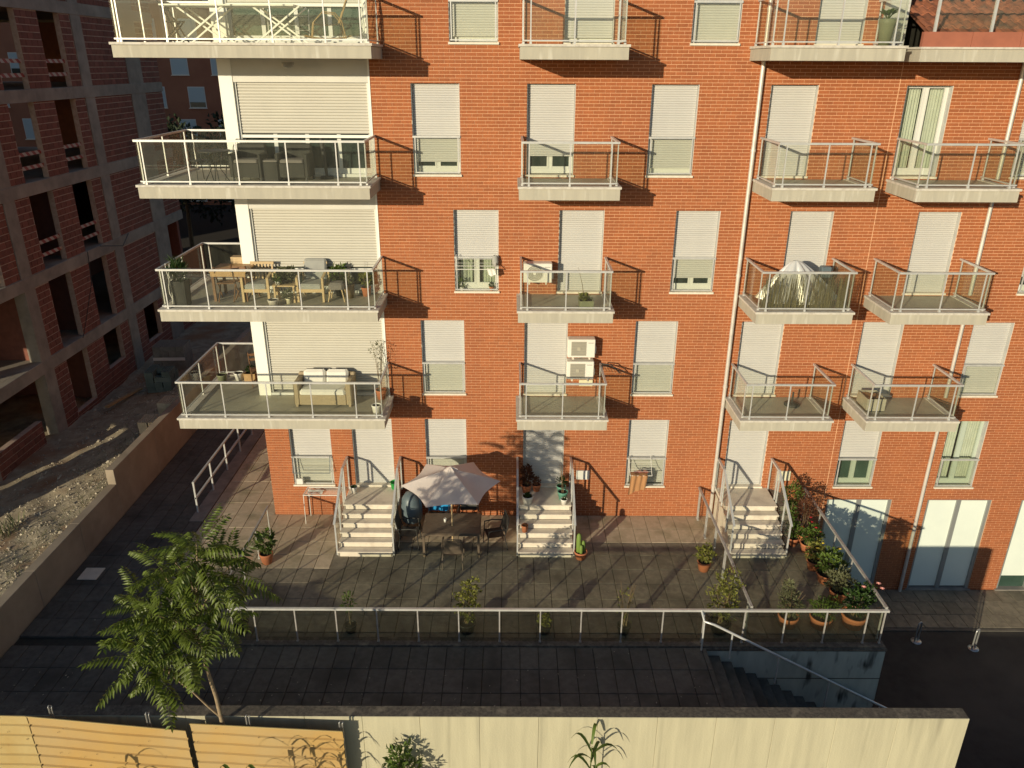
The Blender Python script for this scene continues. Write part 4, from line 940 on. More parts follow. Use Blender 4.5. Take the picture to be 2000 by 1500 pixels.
# table and chairs
t = thing('patio_table', 'dark brown rectangular table under the parasol', 'table', (-1.53,-1.57,0))
b = MB()
for k in range(11): b.box(-.735,.735,-.49+k*.0895,-.49+k*.0895+.085,.70,.72)
b.build('tabletop', M['table_brown'], t)
b = MB(); b.box(-.75,.75,-.505,-.465,.655,.705); b.box(-.75,.75,.465,.505,.655,.705); b.box(-.75,-.71,-.465,.465,.655,.705); b.box(.71,.75,-.465,.465,.655,.705); b.build('apron', M['table_brown'], t)
for sx in (-1,1):
    for sy in (-1,1): b = MB(); b.box(sx*.71-.028,sx*.71+.028,sy*.46-.028,sy*.46+.028,0,.655); b.build('leg', M['table_brown'], t)
t2 = thing('glass_tumbler', 'small drinking glass on the brown table', 'glass', (-1.72,-1.5,.72)); b = MB(); b.lathe([(0.001,0),(.03,0),(.036,.1),(.033,.1),(.027,.01)], 10); b.build('glass_body', M['pot_white'], t2)
def patio_chair(label, x, y, rz, m, mfab):
    t = thing('patio_chair', label, 'chair', (x,y,0), rz, 'chairs round the parasol table')
    b = MB(); b.grid(lambda s,u: (-.23+.46*s, -.21+.44*u, .43-.025*math.sin(math.pi*s)-.01*math.sin(math.pi*u)), 6, 5); b.box(-.245,.245,-.225,-.205,.40,.43); b.build('seat', mfab, t)
    b = MB(); b.grid(lambda s,u: (-.22+.44*s, .24+.10*u+.02*math.sin(math.pi*s), .46+.46*u), 6, 5); b.build('backrest', mfab, t)
    b = MB()
    for s in (-1,1): b.tube([(s*.25,.22,.42),(s*.245,.30,.70),(s*.23,.345,.94)], .014, 6)
    b.tube([(-.23,.345,.94),(.23,.345,.94)], .014, 6); b.build('back_frame', m, t)
    for s in (-1,1):
        b = MB(); b.tube([(s*.26,-.25,0),(s*.26,-.22,.45),(s*.27,-.20,.64)], .014, 6); b.build('leg', m, t)
        b = MB(); b.tube([(s*.26,.30,0),(s*.25,.22,.42)], .014, 6); b.build('leg', m, t)
        b = MB(); b.tube([(s*.27,-.22,.64),(s*.275,0,.66),(s*.25,.27,.63)], .018, 6); b.build('armrest', m, t)
    return t
patio_chair('brown chair pulled out at the front of the parasol table', -1.46,-2.32, math.pi, M['chair_brown'], M['chair_brown'])
patio_chair('dark chair at the right end of the parasol table', -.42,-1.55, -math.pi/2+.25, M['chair_dark'], M['chair_dark'])
patio_chair('dark chair at the left end of the parasol table', -2.66,-1.50, math.pi/2, M['chair_dark'], M['chair_dark'])
patio_chair('dark chair with a blue towel behind the parasol table', -1.95,-.75, 0, M['chair_dark'], M['chair_dark'])
patio_chair('dark chair behind the parasol table near the brick wall', -1.15,-.75, 0, M['chair_dark'], M['chair_dark'])
t = thing('blue_towel', 'bright blue towel thrown over a chair behind the table', 'towel', (-1.95,-.42,0))
b = MB(); b.grid(lambda s,u: (-.33+.62*s, -.11+.10*math.sin(u*3.1)+.015*math.sin(s*14), .97-abs(u-.4)*.85+.015*math.sin(s*9+u*5)), 10, 10); b.build('cloth', M['cloth_blue'], t)
t = thing('red_cushion', 'small faded red cushion on the chair near the blue towel', 'cushion', (-1.72,-.95,.47)); b = MB(); b.lathe([(0.001,0),(.14,.02),(.16,.06),(.12,.11),(0.001,.13)], 12); b.build('cushion', M['skinred'], t)
t = thing('covered_barbecue', 'rounded grey-blue covered barbecue between the steps and the parasol', 'barbecue', (-2.70,-.72,0))
b = MB(); b.lathe([(.26,.30),(.29,.45),(.29,.75),(.25,.98),(.15,1.13),(0.001,1.17)], 18); b.build('cover', M['cover_blue'], t)
for a in range(3): b = MB(); b.tube([(.24*math.cos(a*2.1),.24*math.sin(a*2.1),0),(.18*math.cos(a*2.1),.18*math.sin(a*2.1),.36)], .015, 6); b.build('leg', M['chair_dark'], t)

# folding laundry rack by the corner
t = thing('laundry_rack', 'white folding drying rack standing by the brick corner', 'drying rack', (-5.20,-.28,0))
b = MB(); b.bar((-.50,-.20,.90),(.50,-.20,.90),.018,.018); b.bar((-.46,.20,.92),(.50,.20,.92),.018,.018); b.bar((-.50,-.20,.90),(-.46,.20,.92),.018,.018); b.bar((.5,-.20,.90),(.5,.20,.92),.018,.018); b.build('frame', M['pot_white'], t)
for k in range(7): b = MB(); b.tube([(-.49,-.15+.05*k,.908),(.5,-.15+.05*k,.908)], .004, 4); b.build('wire', M['pot_white'], t)
for x_, ya in ((-.5,-.22),(-.46,.20),(.48,-.22),(.48,.20)): b = MB(); b.tube([(x_,ya,0),(x_+.01,ya*.95,.90)], .011, 6); b.build('leg', M['pot_white'], t)
t = thing('striped_cloth', 'red and white cloth lying over the folding drying rack', 'cloth', (-5.40,-.33,.92)); b = MB(); b.grid(lambda s,u: (-.2+.42*s, -.12+.22*u, .012+.012*math.sin(s*12)*math.cos(u*7)), 8, 5); b.build('cloth', M['cushion_white'], t)
b = MB(); b.grid(lambda s,u: (-.15+.3*s, -.1+.04*u, .026+.012*math.sin(s*12)), 8, 2); b.build('red_band', M['skinred'], t)

# window drying racks
def window_rack(label, x0, x1, z, dep, drop, m, lines=4):
    t = thing('window_rack', label, 'drying rack', ((x0+x1)/2, -.04, z), 0, 'drying racks hooked on window rails'); w2 = (x1-x0)/2
    b = MB()
    for s in (-1,1): b.tube([(s*w2,.05,.04),(s*w2,0,.07),(s*w2*1.01,-.05,.0),(s*w2,-.05-dep*.5,-drop*.7),(s*w2,-.04-dep,-drop)], .009, 5)
    b.tube([(-w2,-.04-dep,-drop),(w2,-.04-dep,-drop)], .010, 5); b.build('frame', m, t)
    for k in range(lines):
        f = (k+.4)/lines; b = MB(); b.tube([(-w2,-.05-dep*f,-drop*(.7 if f > .5 else 1.4*f)),(w2,-.05-dep*f,-drop*(.7 if f > .5 else 1.4*f))], .004, 4); b.build('line', m, t)
    return t
window_rack('grey drying rack with a peg bag hooked on the curtained window rail', -1.37,-.40, 7.45,.30,.22, M['pot_white'])
window_rack('drying rack with blue hooks on the window rail near the brick corner', -6.0,-4.98, 1.84,.12,.40, M['cover_blue'], 3)
window_rack('white drying rack holding the brown towel on its window rail', 3.26,3.86, 1.84,.34,.32, M['pot_white'], 3)
t = thing('towel', 'long brown towel hanging from a window rack', 'towel', (3.52,-.42,1.52))
b = MB(); b.grid(lambda s,u: (-.24+.46*s-.05*u, -.02+.018*math.sin(s*19)+.03*u*math.sin(s*5), .02-(.42+.22*(1-s)**1.5)*u), 22, 8); b.grid(lambda s,u: (-.24+.46*s, -.02+.20*u, .02+.01*math.sin(s*9)), 10, 3); b.build('cloth', M['towel'], t)
t = thing('red_cloth', 'faded red cloth folded on top of the towel rack', 'cloth', (3.58,-.28,1.55)); b = MB(); b.grid(lambda s,u: (-.2+.4*s, -.05+.12*u, .015+.012*math.sin(s*14+u*3)), 8, 3); b.build('cloth', M['skinred'], t)
t = thing('peg_bag', 'small peg bag hanging at the right of the curtained window', 'bag', (-.40,-.10,7.27)); b = MB(); b.lathe([(0.001,-.02),(.07,0),(.085,.1),(.06,.22),(.05,.24)], 10); b.build('bag', M['cushion_grey'], t)
t = thing('white_cloth', 'little white cloth pegged under the rack of the curtained window', 'cloth', (-.52,-.30,7.15)); b = MB(); b.grid(lambda s,u: (-.09+.18*s+.05*u, .015*math.sin(s*11), .08-.20*u*(1-.5*abs(s-.4))), 7, 5); b.build('cloth', M['cushion_white'], t)
plant('small spiky green plant on the sill of the curtained window', -1.25,.06,6.585, .05,.08,'pot_white', [(0,0,.06,.05,.1,1)], 'leaf_mid', 26, .14,.025)
plant('tiny orange pot with greenery on the sill of the curtained window', -.50,.06,6.585, .06,.10,'terracotta', [(0,0,.04,.05,.05,1)], 'leaf_dark', 40, .06,.03)
t = thing('switch_box', 'white box hung at the lower left of the laundry window', 'box', (-5.86,-.07,1.12)); b = MB(); b.cbox(-.09,.09,-.05,.03,-.08,.08,.012); b.build('box', M['pot_white'], t)

# meter boxes
for x_, z_, w_, h_, m, lab in ((2.01,1.33,.36,.27,'pot_white','white square meter box on the brick by the middle steps'),(7.59,1.33,.38,.29,'box_cream','yellowish meter box on the brick above the pots by the right steps'),(1.98,4.10,.36,.17,'box_cream','small yellow box on the brick beneath two stacked fan units')):
    t = thing('meter_box', lab, 'meter box', (x_,-.002,z_)); b = MB(); b.cbox(-w_/2,w_/2,-.06,-.004,-h_/2,h_/2,.008); b.build('case', M[m], t); b = MB(); b.box(-w_/2+.03,w_/2-.03,-.065,-.06,-h_/2+.03,h_/2-.03); b.build('lid', M[m], t)

# air conditioners
def aircon(label, x, z, w_, h_, rnd, fan_x, fr):
    t = thing('air_conditioner', label, 'air conditioner', (x,-.02,z), 0, 'outdoor fan units on the brick wall')
    b = MB(); b.cbox(0,w_,-.33,-.05,0,h_,.014); b.build('case', M['ac_white'], t)
    yf = -.334; c = (fan_x, yf, h_*.49)
    if rnd:
        for k in range(5):
            r1 = fr*(k+1)/5; b = MB(); n = 28; vs = []
            for q in range(n):
                a = 2*math.pi*q/n
                for rr, yy in ((r1-.009,yf-.001),(r1-.009,yf-.012),(r1,yf-.012),(r1,yf-.001)): vs.append((c[0]+rr*math.cos(a), yy, c[2]+rr*math.sin(a)))
            b.add(vs, [(q*4+i, ((q+1)%n)*4+i, ((q+1)%n)*4+i+1, q*4+i+1) for q in range(n) for i in range(3)]); b.build('grille_ring', M['ac_white'], t)
        b = MB(); b.add([(c[0]+fr*math.cos(q*.2244), yf-.0005, c[2]+fr*math.sin(q*.2244)) for q in range(28)], [tuple(reversed(range(28)))]); b.build('fan_opening', M['ac_grille'], t)
        b = MB(); b.add([(c[0]+.045*math.cos(q*.449), yf-.016, c[2]+.045*math.sin(q*.449)) for q in range(14)], [tuple(reversed(range(14)))]); b.build('fan_hub', M['ac_white'], t)
    else:
        b = MB(); s = fr; b.add([(c[0]-s,yf-.0005,c[2]-s),(c[0]+s,yf-.0005,c[2]-s),(c[0]+s,yf-.0005,c[2]+s),(c[0]-s,yf-.0005,c[2]+s)], [(0,1,2,3)]); b.build('fan_opening', M['ac_grille'], t)
        for k in range(9): zz = c[2]-s+.02+k*(2*s-.04)/8; b = MB(); b.box(c[0]-s,c[0]+s,yf-.012,yf-.002,zz-.006,zz+.006); b.build('grille_bar', M['floor'], t)
        b = MB(); b.add([(c[0]+.05*math.cos(q*.449), yf-.016, c[2]+.05*math.sin(q*.449)) for q in range(14)], [tuple(reversed(range(14)))]); b.build('fan_hub', M['floor'], t)
    b = MB(); b.box(w_*.74,w_*.93,yf-.003,yf-.0005,h_*.80,h_*.83); b.build('lettering', M['print'], t)
    b = MB(); b.box(w_,w_+.04,-.22,-.1,h_*.15,h_*.5); b.build('valve_cover', M['ac_white'], t)
    b = MB(); b.box(.12,.16,-.36,.01,-.05,-.001); b.box(w_-.16,w_-.12,-.36,.01,-.05,-.001); b.build('bracket', M['sill'], t)
aircon('single cream fan unit with round ringed grille above the balcony floor', .30, 6.90,.70,.47, True,.27,.20)
aircon('cream fan unit with square grille, upper of the stacked pair', 1.45, 4.93,.70,.48, False,.28,.19)
aircon('cream fan unit with square grille, lower of the stacked pair', 1.44, 4.33,.70,.48, False,.28,.19)
# ================================================================== BALCONY FURNITURE
f1, f2, f3, f4 = 3.70, 6.51, 9.37, 12.26
def round_table(label, x, y, z, r, h, m):
    t = thing('garden_table', label, 'table', (x,y,z)); b = MB(); b.lathe([(0.001,h-.02),(r,h-.02),(r,h),(0.001,h)], 24, smooth=False); b.build('tabletop', m, t)
    for k in range(4): a = k*1.571+.5; b = MB(); b.tube([(r*.75*math.cos(a),r*.75*math.sin(a),0),(r*.25*math.cos(a),r*.25*math.sin(a),h*.45),(r*.6*math.cos(a),r*.6*math.sin(a),h-.02)], .011, 5); b.build('leg', m, t)
round_table('round black metal table on the third corner balcony', -6.68,-.98,f3,.36,.70, M['chair_dark'])
def metal_chair(label, x, y, z, rz):
    t = thing('metal_chair', label, 'chair', (x,y,z), rz, 'black metal bistro chairs'); m = M['chair_dark']
    b = MB(); b.lathe([(0.001,.44),(.19,.44),(.2,.455),(0.001,.465)], 14); b.build('seat', m, t)
    for s in (-1,1):
        for q in (-1,1): b = MB(); b.tube([(s*.2,q*.2,0),(s*.14,q*.14,.44)], .010, 5); b.build('leg', m, t)
    b = MB(); b.tube([(-.17,.14,.44),(-.19,.22,.7),(-.1,.25,.88),(.1,.25,.88),(.19,.22,.7),(.17,.14,.44)], .011, 5)
    for k in (-1,0,1): b.tube([(k*.07,.18,.46),(k*.07,.245,.87)], .007, 4)
    b.build('backrest', m, t)
metal_chair('black metal chair left of the round table', -7.15,-.72,f3,.9); metal_chair('black metal chair right of the round table, near the white pillar', -6.36,-.52,f3,-.3)
def wicker_chair(label, x, y, z, rz):
    t = thing('wicker_armchair', label, 'armchair', (x,y,z), rz, 'dark wicker armchairs'); m = M['wicker_dark']
    b = MB(); b.cbox(-.30,.30,-.30,.25,.10,.42,.02); b.build('seat', m, t)
    b = MB(); b.cbox(-.33,.33,.22,.32,.10,.80,.03); b.build('backrest', m, t)
    for s in (-1,1): b = MB(); b.cbox(s*.33-.045,s*.33+.045,-.30,.22,.10,.62,.02); b.build('armrest', m, t)
    for s in (-1,1):
        for q in (-.27,.27): b = MB(); b.box(s*.31-.02,s*.31+.02,q-.02,q+.02,0,.10); b.build('leg', M['chair_dark'], t)
    b = MB(); b.cbox(-.27,.27,-.29,.20,.42,.49,.025); b.build('cushion', M['stool_grey'], t)
wicker_chair('dark wicker armchair beside the white pillar', -6.02,-.62,f3,.0); wicker_chair('dark wicker armchair in front of the glass doors', -4.98,-.58,f3,-.05)
t = thing('wicker_stool', 'dark wicker stool between the two wicker armchairs', 'stool', (-5.50,-.72,f3)); b = MB(); b.cbox(-.20,.20,-.18,.18,.02,.44,.02); b.build('stool_body', M['wicker_dark'], t)
b = MB(); b.cbox(-.19,.19,-.17,.17,.44,.48,.01); b.build('cushion', M['stool_grey'], t)
t = thing('parasol_stand', 'folded dark parasol leaning by the sliding door', 'parasol', (-4.35,-.25,f3)); b = MB(); b.tube([(0,0,0),(-.08,.05,.9)], [.03,.06], 8); b.build('folded_canopy', M['chair_dark'], t); b = MB(); b.lathe([(0.001,0),(.16,0),(.16,.05),(0.001,.06)], 12); b.build('base', M['chair_dark'], t)

# second-floor corner balcony
t = plant('tall black square planter with twisted sticks and dark fern', -7.85,-1.12,f2, .17,.62,'pot_black', [(0,0,.22,.18,.28,1)], 'leaf_dark', 260, .2,.02, sq=True, taper=.85, up=1.2)
b = MB()
for k in range(4):
    pts = [Vector((-.22+.04*k+.03*math.sin(i*1.7+k*2), -.10+.05*k+.03*math.cos(i*1.9+k), .05+i*.14)) for i in range(8)]; b.tube(pts, .009, 5, caps=False)
b.build('twisted_sticks', M['cushion_white'], t)
t = thing('wooden_table', 'orange-brown wooden table partly behind the white pillar', 'table', (-6.87,-.40,f2))
b = MB()
for k in range(6): b.box(-.38,.50,-.42+k*.135,-.42+k*.135+.128,.72,.75)
b.build('tabletop', M['wood'], t); b = MB(); b.box(-.36,.48,-.41,-.38,.62,.72); b.box(-.36,-.33,-.38,.37,.62,.72); b.build('apron', M['wood'], t)
for s in (-.32,.44):
    for q in (-.37,.34): b = MB(); b.box(s-.03,s+.03,q-.03,q+.03,0,.62); b.build('leg', M['wood_dark'], t)
def folding_chair(label, x, y, z, rz, m, grp):
    t = thing('folding_chair', label, 'chair', (x,y,z), rz, grp)
    for k in range(4): b = MB(); b.box(-.2,.2,-.18+.09*k,-.11+.09*k,.43,.45); b.build('seat_slat', m, t)
    for s in (-1,1):
        b = MB(); b.bar((s*.2,-.22,0),(s*.2,.24,.86),.022,.03); b.build('back_leg', m, t); b = MB(); b.bar((s*.175,.24,0),(s*.175,-.18,.45),.022,.03); b.build('front_leg', m, t)
    for zz, yy in ((.68,.148),(.80,.21)): b = MB(); b.box(-.2,.2,yy-.008,yy+.008,zz-.035,zz+.035); b.build('back_slat', m, t)
folding_chair('dark wooden folding chair in front of the wooden table', -6.93,-.62,f2,math.pi+.1, M['wood_dark'],'wooden folding chairs'); folding_chair('wooden folding chair tucked behind the white pillar', -6.52,-.45,f2,math.pi-.3, M['wood_dark'],'wooden folding chairs')
t = thing('wooden_crate', 'pale wooden box standing on the wooden table', 'box', (-6.78,.1,f2+.75)); b = MB(); b.box(-.2,.2,-.12,.12,0,.16); b.build('box', M['wood_pale'], t)
def armchair(label, x, y, z, rz, back):
    t = thing('wooden_armchair', label, 'armchair', (x,y,z), rz, 'pale wooden armchairs with grey cushions'); m = M['wood_pale']
    for s in (-1,1):
        b = MB(); b.box(s*.31-.028,s*.31+.028,-.33,-.27,0,.58); b.build('leg', m, t); b = MB(); b.bar((s*.31,.33,0),(s*.31,.36,.62),.05,.05); b.build('leg', m, t)
        b = MB(); b.bar((s*.31,-.33,.585),(s*.31,.10,.66),.06,.03); b.bar((s*.31,.10,.66),(s*.31,.38,.62),.06,.03); b.build('armrest', m, t)
    b = MB(); b.box(-.282,.282,-.32,-.285,.24,.32); b.box(-.282,.282,.30,.34,.24,.32); b.build('seat_frame', m, t)
    b = MB(); b.cbox(-.28,.28,-.31,.26,.32,.44,.04); b.build('seat_cushion', M['cushion_grey'], t)
    b = MB(); b.bar((-.29,.40,.80),(.29,.40,.80),.03,.06); b.build('top_rail', m, t)
    for k in range(7): xx = -.25+.083*k; b = MB(); b.bar((xx,.33,.36),(xx,.395,.78),.04,.014); b.build('back_slat', m, t)
    if back:
        b = MB(); n0 = len(b.v); b.cbox(-.28,.28,-.06,.07,.0,.50,.045); b.v = [(a, c+.28+.16*(d/.5), d+.40) for a,c,d in b.v]; b.build('back_cushion', M['cushion_grey'], t)
armchair('pale wooden armchair showing its slatted back, left of the plants', -6.18,-.52,f2,.0, False)
armchair('pale wooden armchair with a tall grey back cushion', -4.86,-.50,f2,.0, True)
t = thing('side_table', 'low wooden side table full of plants between two armchairs', 'table', (-5.48,-.70,f2))
b = MB(); b.box(-.27,.27,-.2,.2,.40,.43); b.build('tabletop', M['wood_pale'], t)
for s in (-.23,.23):
    for q in (-.16,.16): b = MB(); b.box(s-.02,s+.02,q-.02,q+.02,0,.40); b.build('leg', M['wood_pale'], t)
plant('wide succulent bowl on the low side table', -5.45,-.62,f2+.43, .16,.10,'pot_black', [(0,0,.12,.26,.15,1)], 'leaf_grey', 190, .10,.05)
plant('small pale pot plant on the low side table', -5.62,-.82,f2+.43, .07,.09,'pot_white', [(0,0,.05,.10,.08,1)], 'leaf_mid', 60, .08,.03)
plant('little cream pot with trailing plant under the side table', -5.38,-.92,f2, .08,.13,'box_cream', [(0,0,.08,.12,.12,1)], 'leaf_grey', 70, .10,.03)
plant('round pale stone bowl on the balcony floor', -5.68,-1.15,f2, .13,.16,'coping', [])
t = thing('padded_stool', 'dark grey padded stool right of the cushioned armchair', 'stool', (-4.25,-.62,f2)); b = MB(); b.cbox(-.19,.19,-.17,.17,.30,.46,.05); b.build('seat', M['stool_grey'], t)
for s in (-1,1):
    for q in (-1,1): b = MB(); b.tube([(s*.2,q*.18,0),(s*.13,q*.12,.31)], .016, 6); b.build('leg', M['wood_pale'], t)
plant('green potted plant behind the padded stool', -4.28,-.22,f2, .14,.3,'pot_black', [(0,0,.22,.24,.26,1)], 'leaf_mid', 130, .12,.06, 4, .3)
plant('rough brown pot with a bare stick near the shutter corner', -4.00,-.42,f2, .13,.36,'stem', [(0,0,.06,.15,.10,1)], 'leaf_grey', 70, .09,.04, 2, .6)
plant('yellowish plant in a pot by the shutter corner', -3.62,-.22,f2, .12,.22,'terracotta', [(0,0,.18,.18,.18,1)], 'leaf_yel', 90, .1,.05, 3, .3)
plant('rectangular olive planter with green tufts on the second middle balcony', 1.78,-1.16,f2, .17,.20,'pot_olive', [(-.05,0,.06,.13,.08,1)], 'leaf_yel', 120, .07,.035, 1, .75, sq=True, taper=.95)

# first-floor corner balcony
t = thing('wicker_sofa', 'tan wicker two-seat sofa with white cushions', 'sofa', (-4.82,-.42,f1)); m = M['wicker_tan']
b = MB(); b.cbox(-.60,.60,-.36,.24,.06,.34,.02); b.build('seat_base', m, t); b = MB(); b.cbox(-.74,.74,.24,.36,.06,.72,.03); b.build('backrest', m, t)
for s in (-1,1): b = MB(); b.cbox(s*.67-.07,s*.67+.07,-.36,.24,.06,.66,.025); b.build('armrest', m, t)
for s in (-1,1):
    for q in (-.32,.3): b = MB(); b.box(s*.68-.03,s*.68+.03,q-.03,q+.03,0,.06); b.build('foot', m, t)
b = MB(); b.cbox(-.59,.59,-.37,.16,.34,.47,.05); b.build('seat_cushion', M['cushion_white'], t)
for s in (-1,1):
    b = MB(); b.cbox(-.285,.285,-.07,.08,0,.36,.06); b.v = [(a+s*.297, c+.10+.16*(d/.4), d+.46) for a,c,d in b.v]; b.build('back_cushion', M['cushion_white'], t)
plant('white pot at the front right corner of the lowest corner balcony', -3.38,-1.20,f1, .12,.26,'pot_white', [])
plant('olive grey pot on the left edge of the lowest corner balcony', -7.98,.85,f1, .13,.24,'pot_olive', [])
plant('white pot with soil by the rear rail of the lowest corner balcony', -7.58,1.05,f1, .13,.22,'pot_white', [])
plant('small dark plant in a wooden planter box behind the white pillar', -7.25,1.08,f1, .16,.22,'wood', [(0,0,.08,.14,.08,1)], 'leaf_dark', 70, .07,.04, sq=True, taper=.95)
folding_chair('small brown folding chair beside the white pillar of the lowest balcony', -6.92,.75,f1,.4, M['wood_dark'],'balcony folding chairs')
plant('spindly bare young tree in a clay pot by the brick edge', -3.42,-.22,f1, .14,.26,'terracotta', [(0,0,1.1,.28,.35,1),(.1,-.05,.7,.18,.2,.4)], 'leaf_grey', 90, .05,.025, 5, 1.25)

# top corner balcony
t = thing('trestle_table', 'white folding table on crossed legs on the top corner balcony', 'table', (-6.0,-.75,f4))
b = MB(); b.box(-1.35,1.45,-.38,.38,.72,.75); b.build('tabletop', M['white'], t)
for cx_ in (-.55,1.05):
    for q in (-.3,.3): b = MB(); b.bar((cx_-.5,q,0),(cx_+.5,q,.72),.026,.034); b.bar((cx_+.5,q+.04,0),(cx_-.5,q+.04,.72),.026,.034); b.build('crossed_legs', M['white'], t)
folding_chair('black folding chair on the top corner balcony', -7.35,-.45,f4,2.2, M['chair_dark'],'balcony folding chairs')
t = thing('rocking_chair', 'golden rattan rocking chair at the right of the top corner balcony', 'chair', (-3.95,-.75,f4), -1.3); m = M['rattan']
for s in (-1,1):
    b = MB(); b.tube([(s*.26,-.5+.12*i, .10+.035*((i-4)/3)**2*1.0) for i in range(9)], .014, 6); b.build('rocker', m, t)
    b = MB(); b.tube([(s*.26,-.35,.1),(s*.27,-.3,.42),(s*.27,-.1,.62),(s*.26,.15,.6),(s*.25,.28,.45),(s*.26,.35,.1)], .014, 6); b.build('side_hoop', m, t)
b = MB(); b.grid(lambda s,u: (-.24+.48*s, -.3+.55*u, .40-.03*math.sin(math.pi*u)), 5, 5); b.build('seat', m, t)
b = MB(); b.tube([(-.24,.24,.42),(-.24,.42,.85),(-.14,.5,1.05),(.14,.5,1.05),(.24,.42,.85),(.24,.24,.42)], .014, 6)
for k in range(-2,3): b.tube([(k*.08,.25,.42),(k*.08,.49,1.04)], .008, 4)
b.build('backrest', m, t)
window_rack('folded laundry rack leaning by the top corner doors', -5.4,-4.5, 12.9,.1,.5, M['pot_white'], 4)
plant('tall tapered olive planter with a small palm on the top right balcony', 7.92,-.95,f4-.02, .17,.56,'pot_olive', [], taper=.62, extra=None)
pt = [o for o in COL.objects if o.get('label','').startswith('tall tapered olive planter')][0]
b = MB()
for k in range(13):
    a = k*2.4; d = Vector((math.cos(a)*.6,math.sin(a)*.6,1.1-.05*k)).normalized(); s = Vector((0,0,.54)); b.tube([s, s+d*.12], .006, 4, caps=False)
    for j in range(9): q = (j-4)*.14; dd = (d+Vector((-d.y,d.x,0))*q+Vector((0,0,-abs(q)*.3))).normalized(); b.leaf(s+d*.11, dd, (0,0,1), .17, .03, RN.random())
b.build('palm_fronds', M['leaf_mid'], pt)

# right-hand balconies
t = thing('reed_screen', 'olive reed screening tied inside the dirty glass of a balcony', 'screen', (6.91,-1.36,f2))
b = MB()
for i in range(240):
    x_ = RN.uniform(-1.02,1.02); h_ = RN.uniform(.55,.88); d = RN.uniform(-.03,.03); w_ = RN.uniform(.004,.009)
    if -.55 < x_ < .15 and RN.random() < .55: h_ *= .35
    b.add([(x_-w_,0,.03),(x_+w_,0.005,.03),(x_+w_+d,.004,h_),(x_-w_+d,0,h_)], [(0,1,2,3)], RN.random())
b.build('reeds', M['reed'], t, kind='stuff')
t = thing('foil_cover', 'crumpled silver sheet draped over furniture on the reed screened balcony', 'cover', (6.85,-.75,f2))
def foil(s, u):
    a = 2*math.pi*s; r = .06+.62*u**1.2*(1+.12*math.sin(a*9)+.08*math.sin(a*5+1)); return (r*math.cos(a)*1.15+.20*u*0-.05, r*math.sin(a)*.72, 1.06-.95*u**1.5+.02*math.sin(a*9)*u)
b = MB(); b.grid(foil, 54, 9, smooth=False); b.v = [(x+max(0,x)*.35, y, z-.10*max(0,min(1,x*1.8))*0) for x,y,z in b.v]; b.build('foil', M['foil'], t)
t = thing('grey_box', 'small grey box under the right end of the silver sheet', 'box', (7.62,-.55,f2+.62)); b = MB(); b.cbox(-.12,.12,-.1,.1,0,.26,.02); b.build('box', M['cover_blue'], t); b = MB(); b.box(-.09,.09,-.08,.08,-.62,0); b.build('stand', M['chair_dark'], t)
t = thing('parasol_stand', 'dark parasol foot with a short tube on a right balcony', 'parasol base', (7.32,-.52,f1)); b = MB(); b.lathe([(0.001,0),(.2,0),(.2,.04),(.05,.07),(0.001,.07)], 16); b.build('foot', M['chair_dark'], t); b = MB(); b.tube([(0,0,.06),(0,0,.36)], .025, 8); b.build('tube', M['chair_dark'], t)
t = thing('cardboard_box', 'open brown box with dark cloths at the left end of a right balcony', 'box', (9.32,-.62,f1)); 
b = MB(); e = .012
b.box(-.24,.24,-.3,-.3+e,0,.34); b.box(-.24,.24,.3-e,.3,0,.34); b.box(-.24,-.24+e,-.3+e,.3-e,0,.34); b.box(.24-e,.24,-.3+e,.3-e,0,.34); b.box(-.24,.24,-.3,.3,0,.01); b.build('box', M['floor'], t)
b = MB(); b.grid(lambda s,u: (-.22+.5*s, -.27+.5*u, .30+.07*math.sin(s*7)*math.cos(u*5)-.1*max(0,s-.7)), 9, 8); b.build('dark_cloth', M['wood_dark'], t)

# shadows on the brick come from this bent arm on the first middle balcony
t = thing('drying_arm', 'dark folding drying arm clamped to the right rail of a balcony', 'drying rack', (2.33,-.28,4.66))
b = MB(); b.tube([(0,0,-.05),(.02,-.02,.08),(.25,-.05,.06),(.50,-.08,-.16)], .016, 6); b.tube([(0,0,.02),(.35,-.02,-.02),(.6,-.1,-.1)], .012, 6)
for k in range(6): b.tube([(.08*k+.06,-.03,.05-.02*k),(.08*k+.1,-.35,.02-.02*k)], .006, 4)
b.build('arm', M['chair_dark'], t)

# bollards on the street
def bollard(label, x, y):
    t = thing('bollard', label, 'bollard', (x,y,ZS), .5, 'steel hoops on the street')
    b = MB(); pts = [(-.07,0,.02)]+[(-.07*math.cos(a), 0, .56+.07*math.sin(a)) for a in (0,.5,1.05,1.57,2.1,2.65,3.14)]+[(.07,0,.02)]; b.tube(pts, .024, 8); b.build('hoop', M['steel'], t)
    b = MB(); b.lathe([(0.001,.02),(.13,.02),(.14,0)], 14); b.build('base_plate', M['steel'], t)
bollard('steel hoop bollard nearer the terrace on the street', 11.02,-2.22); bollard('steel hoop bollard farther right on the street', 12.42,-2.50)

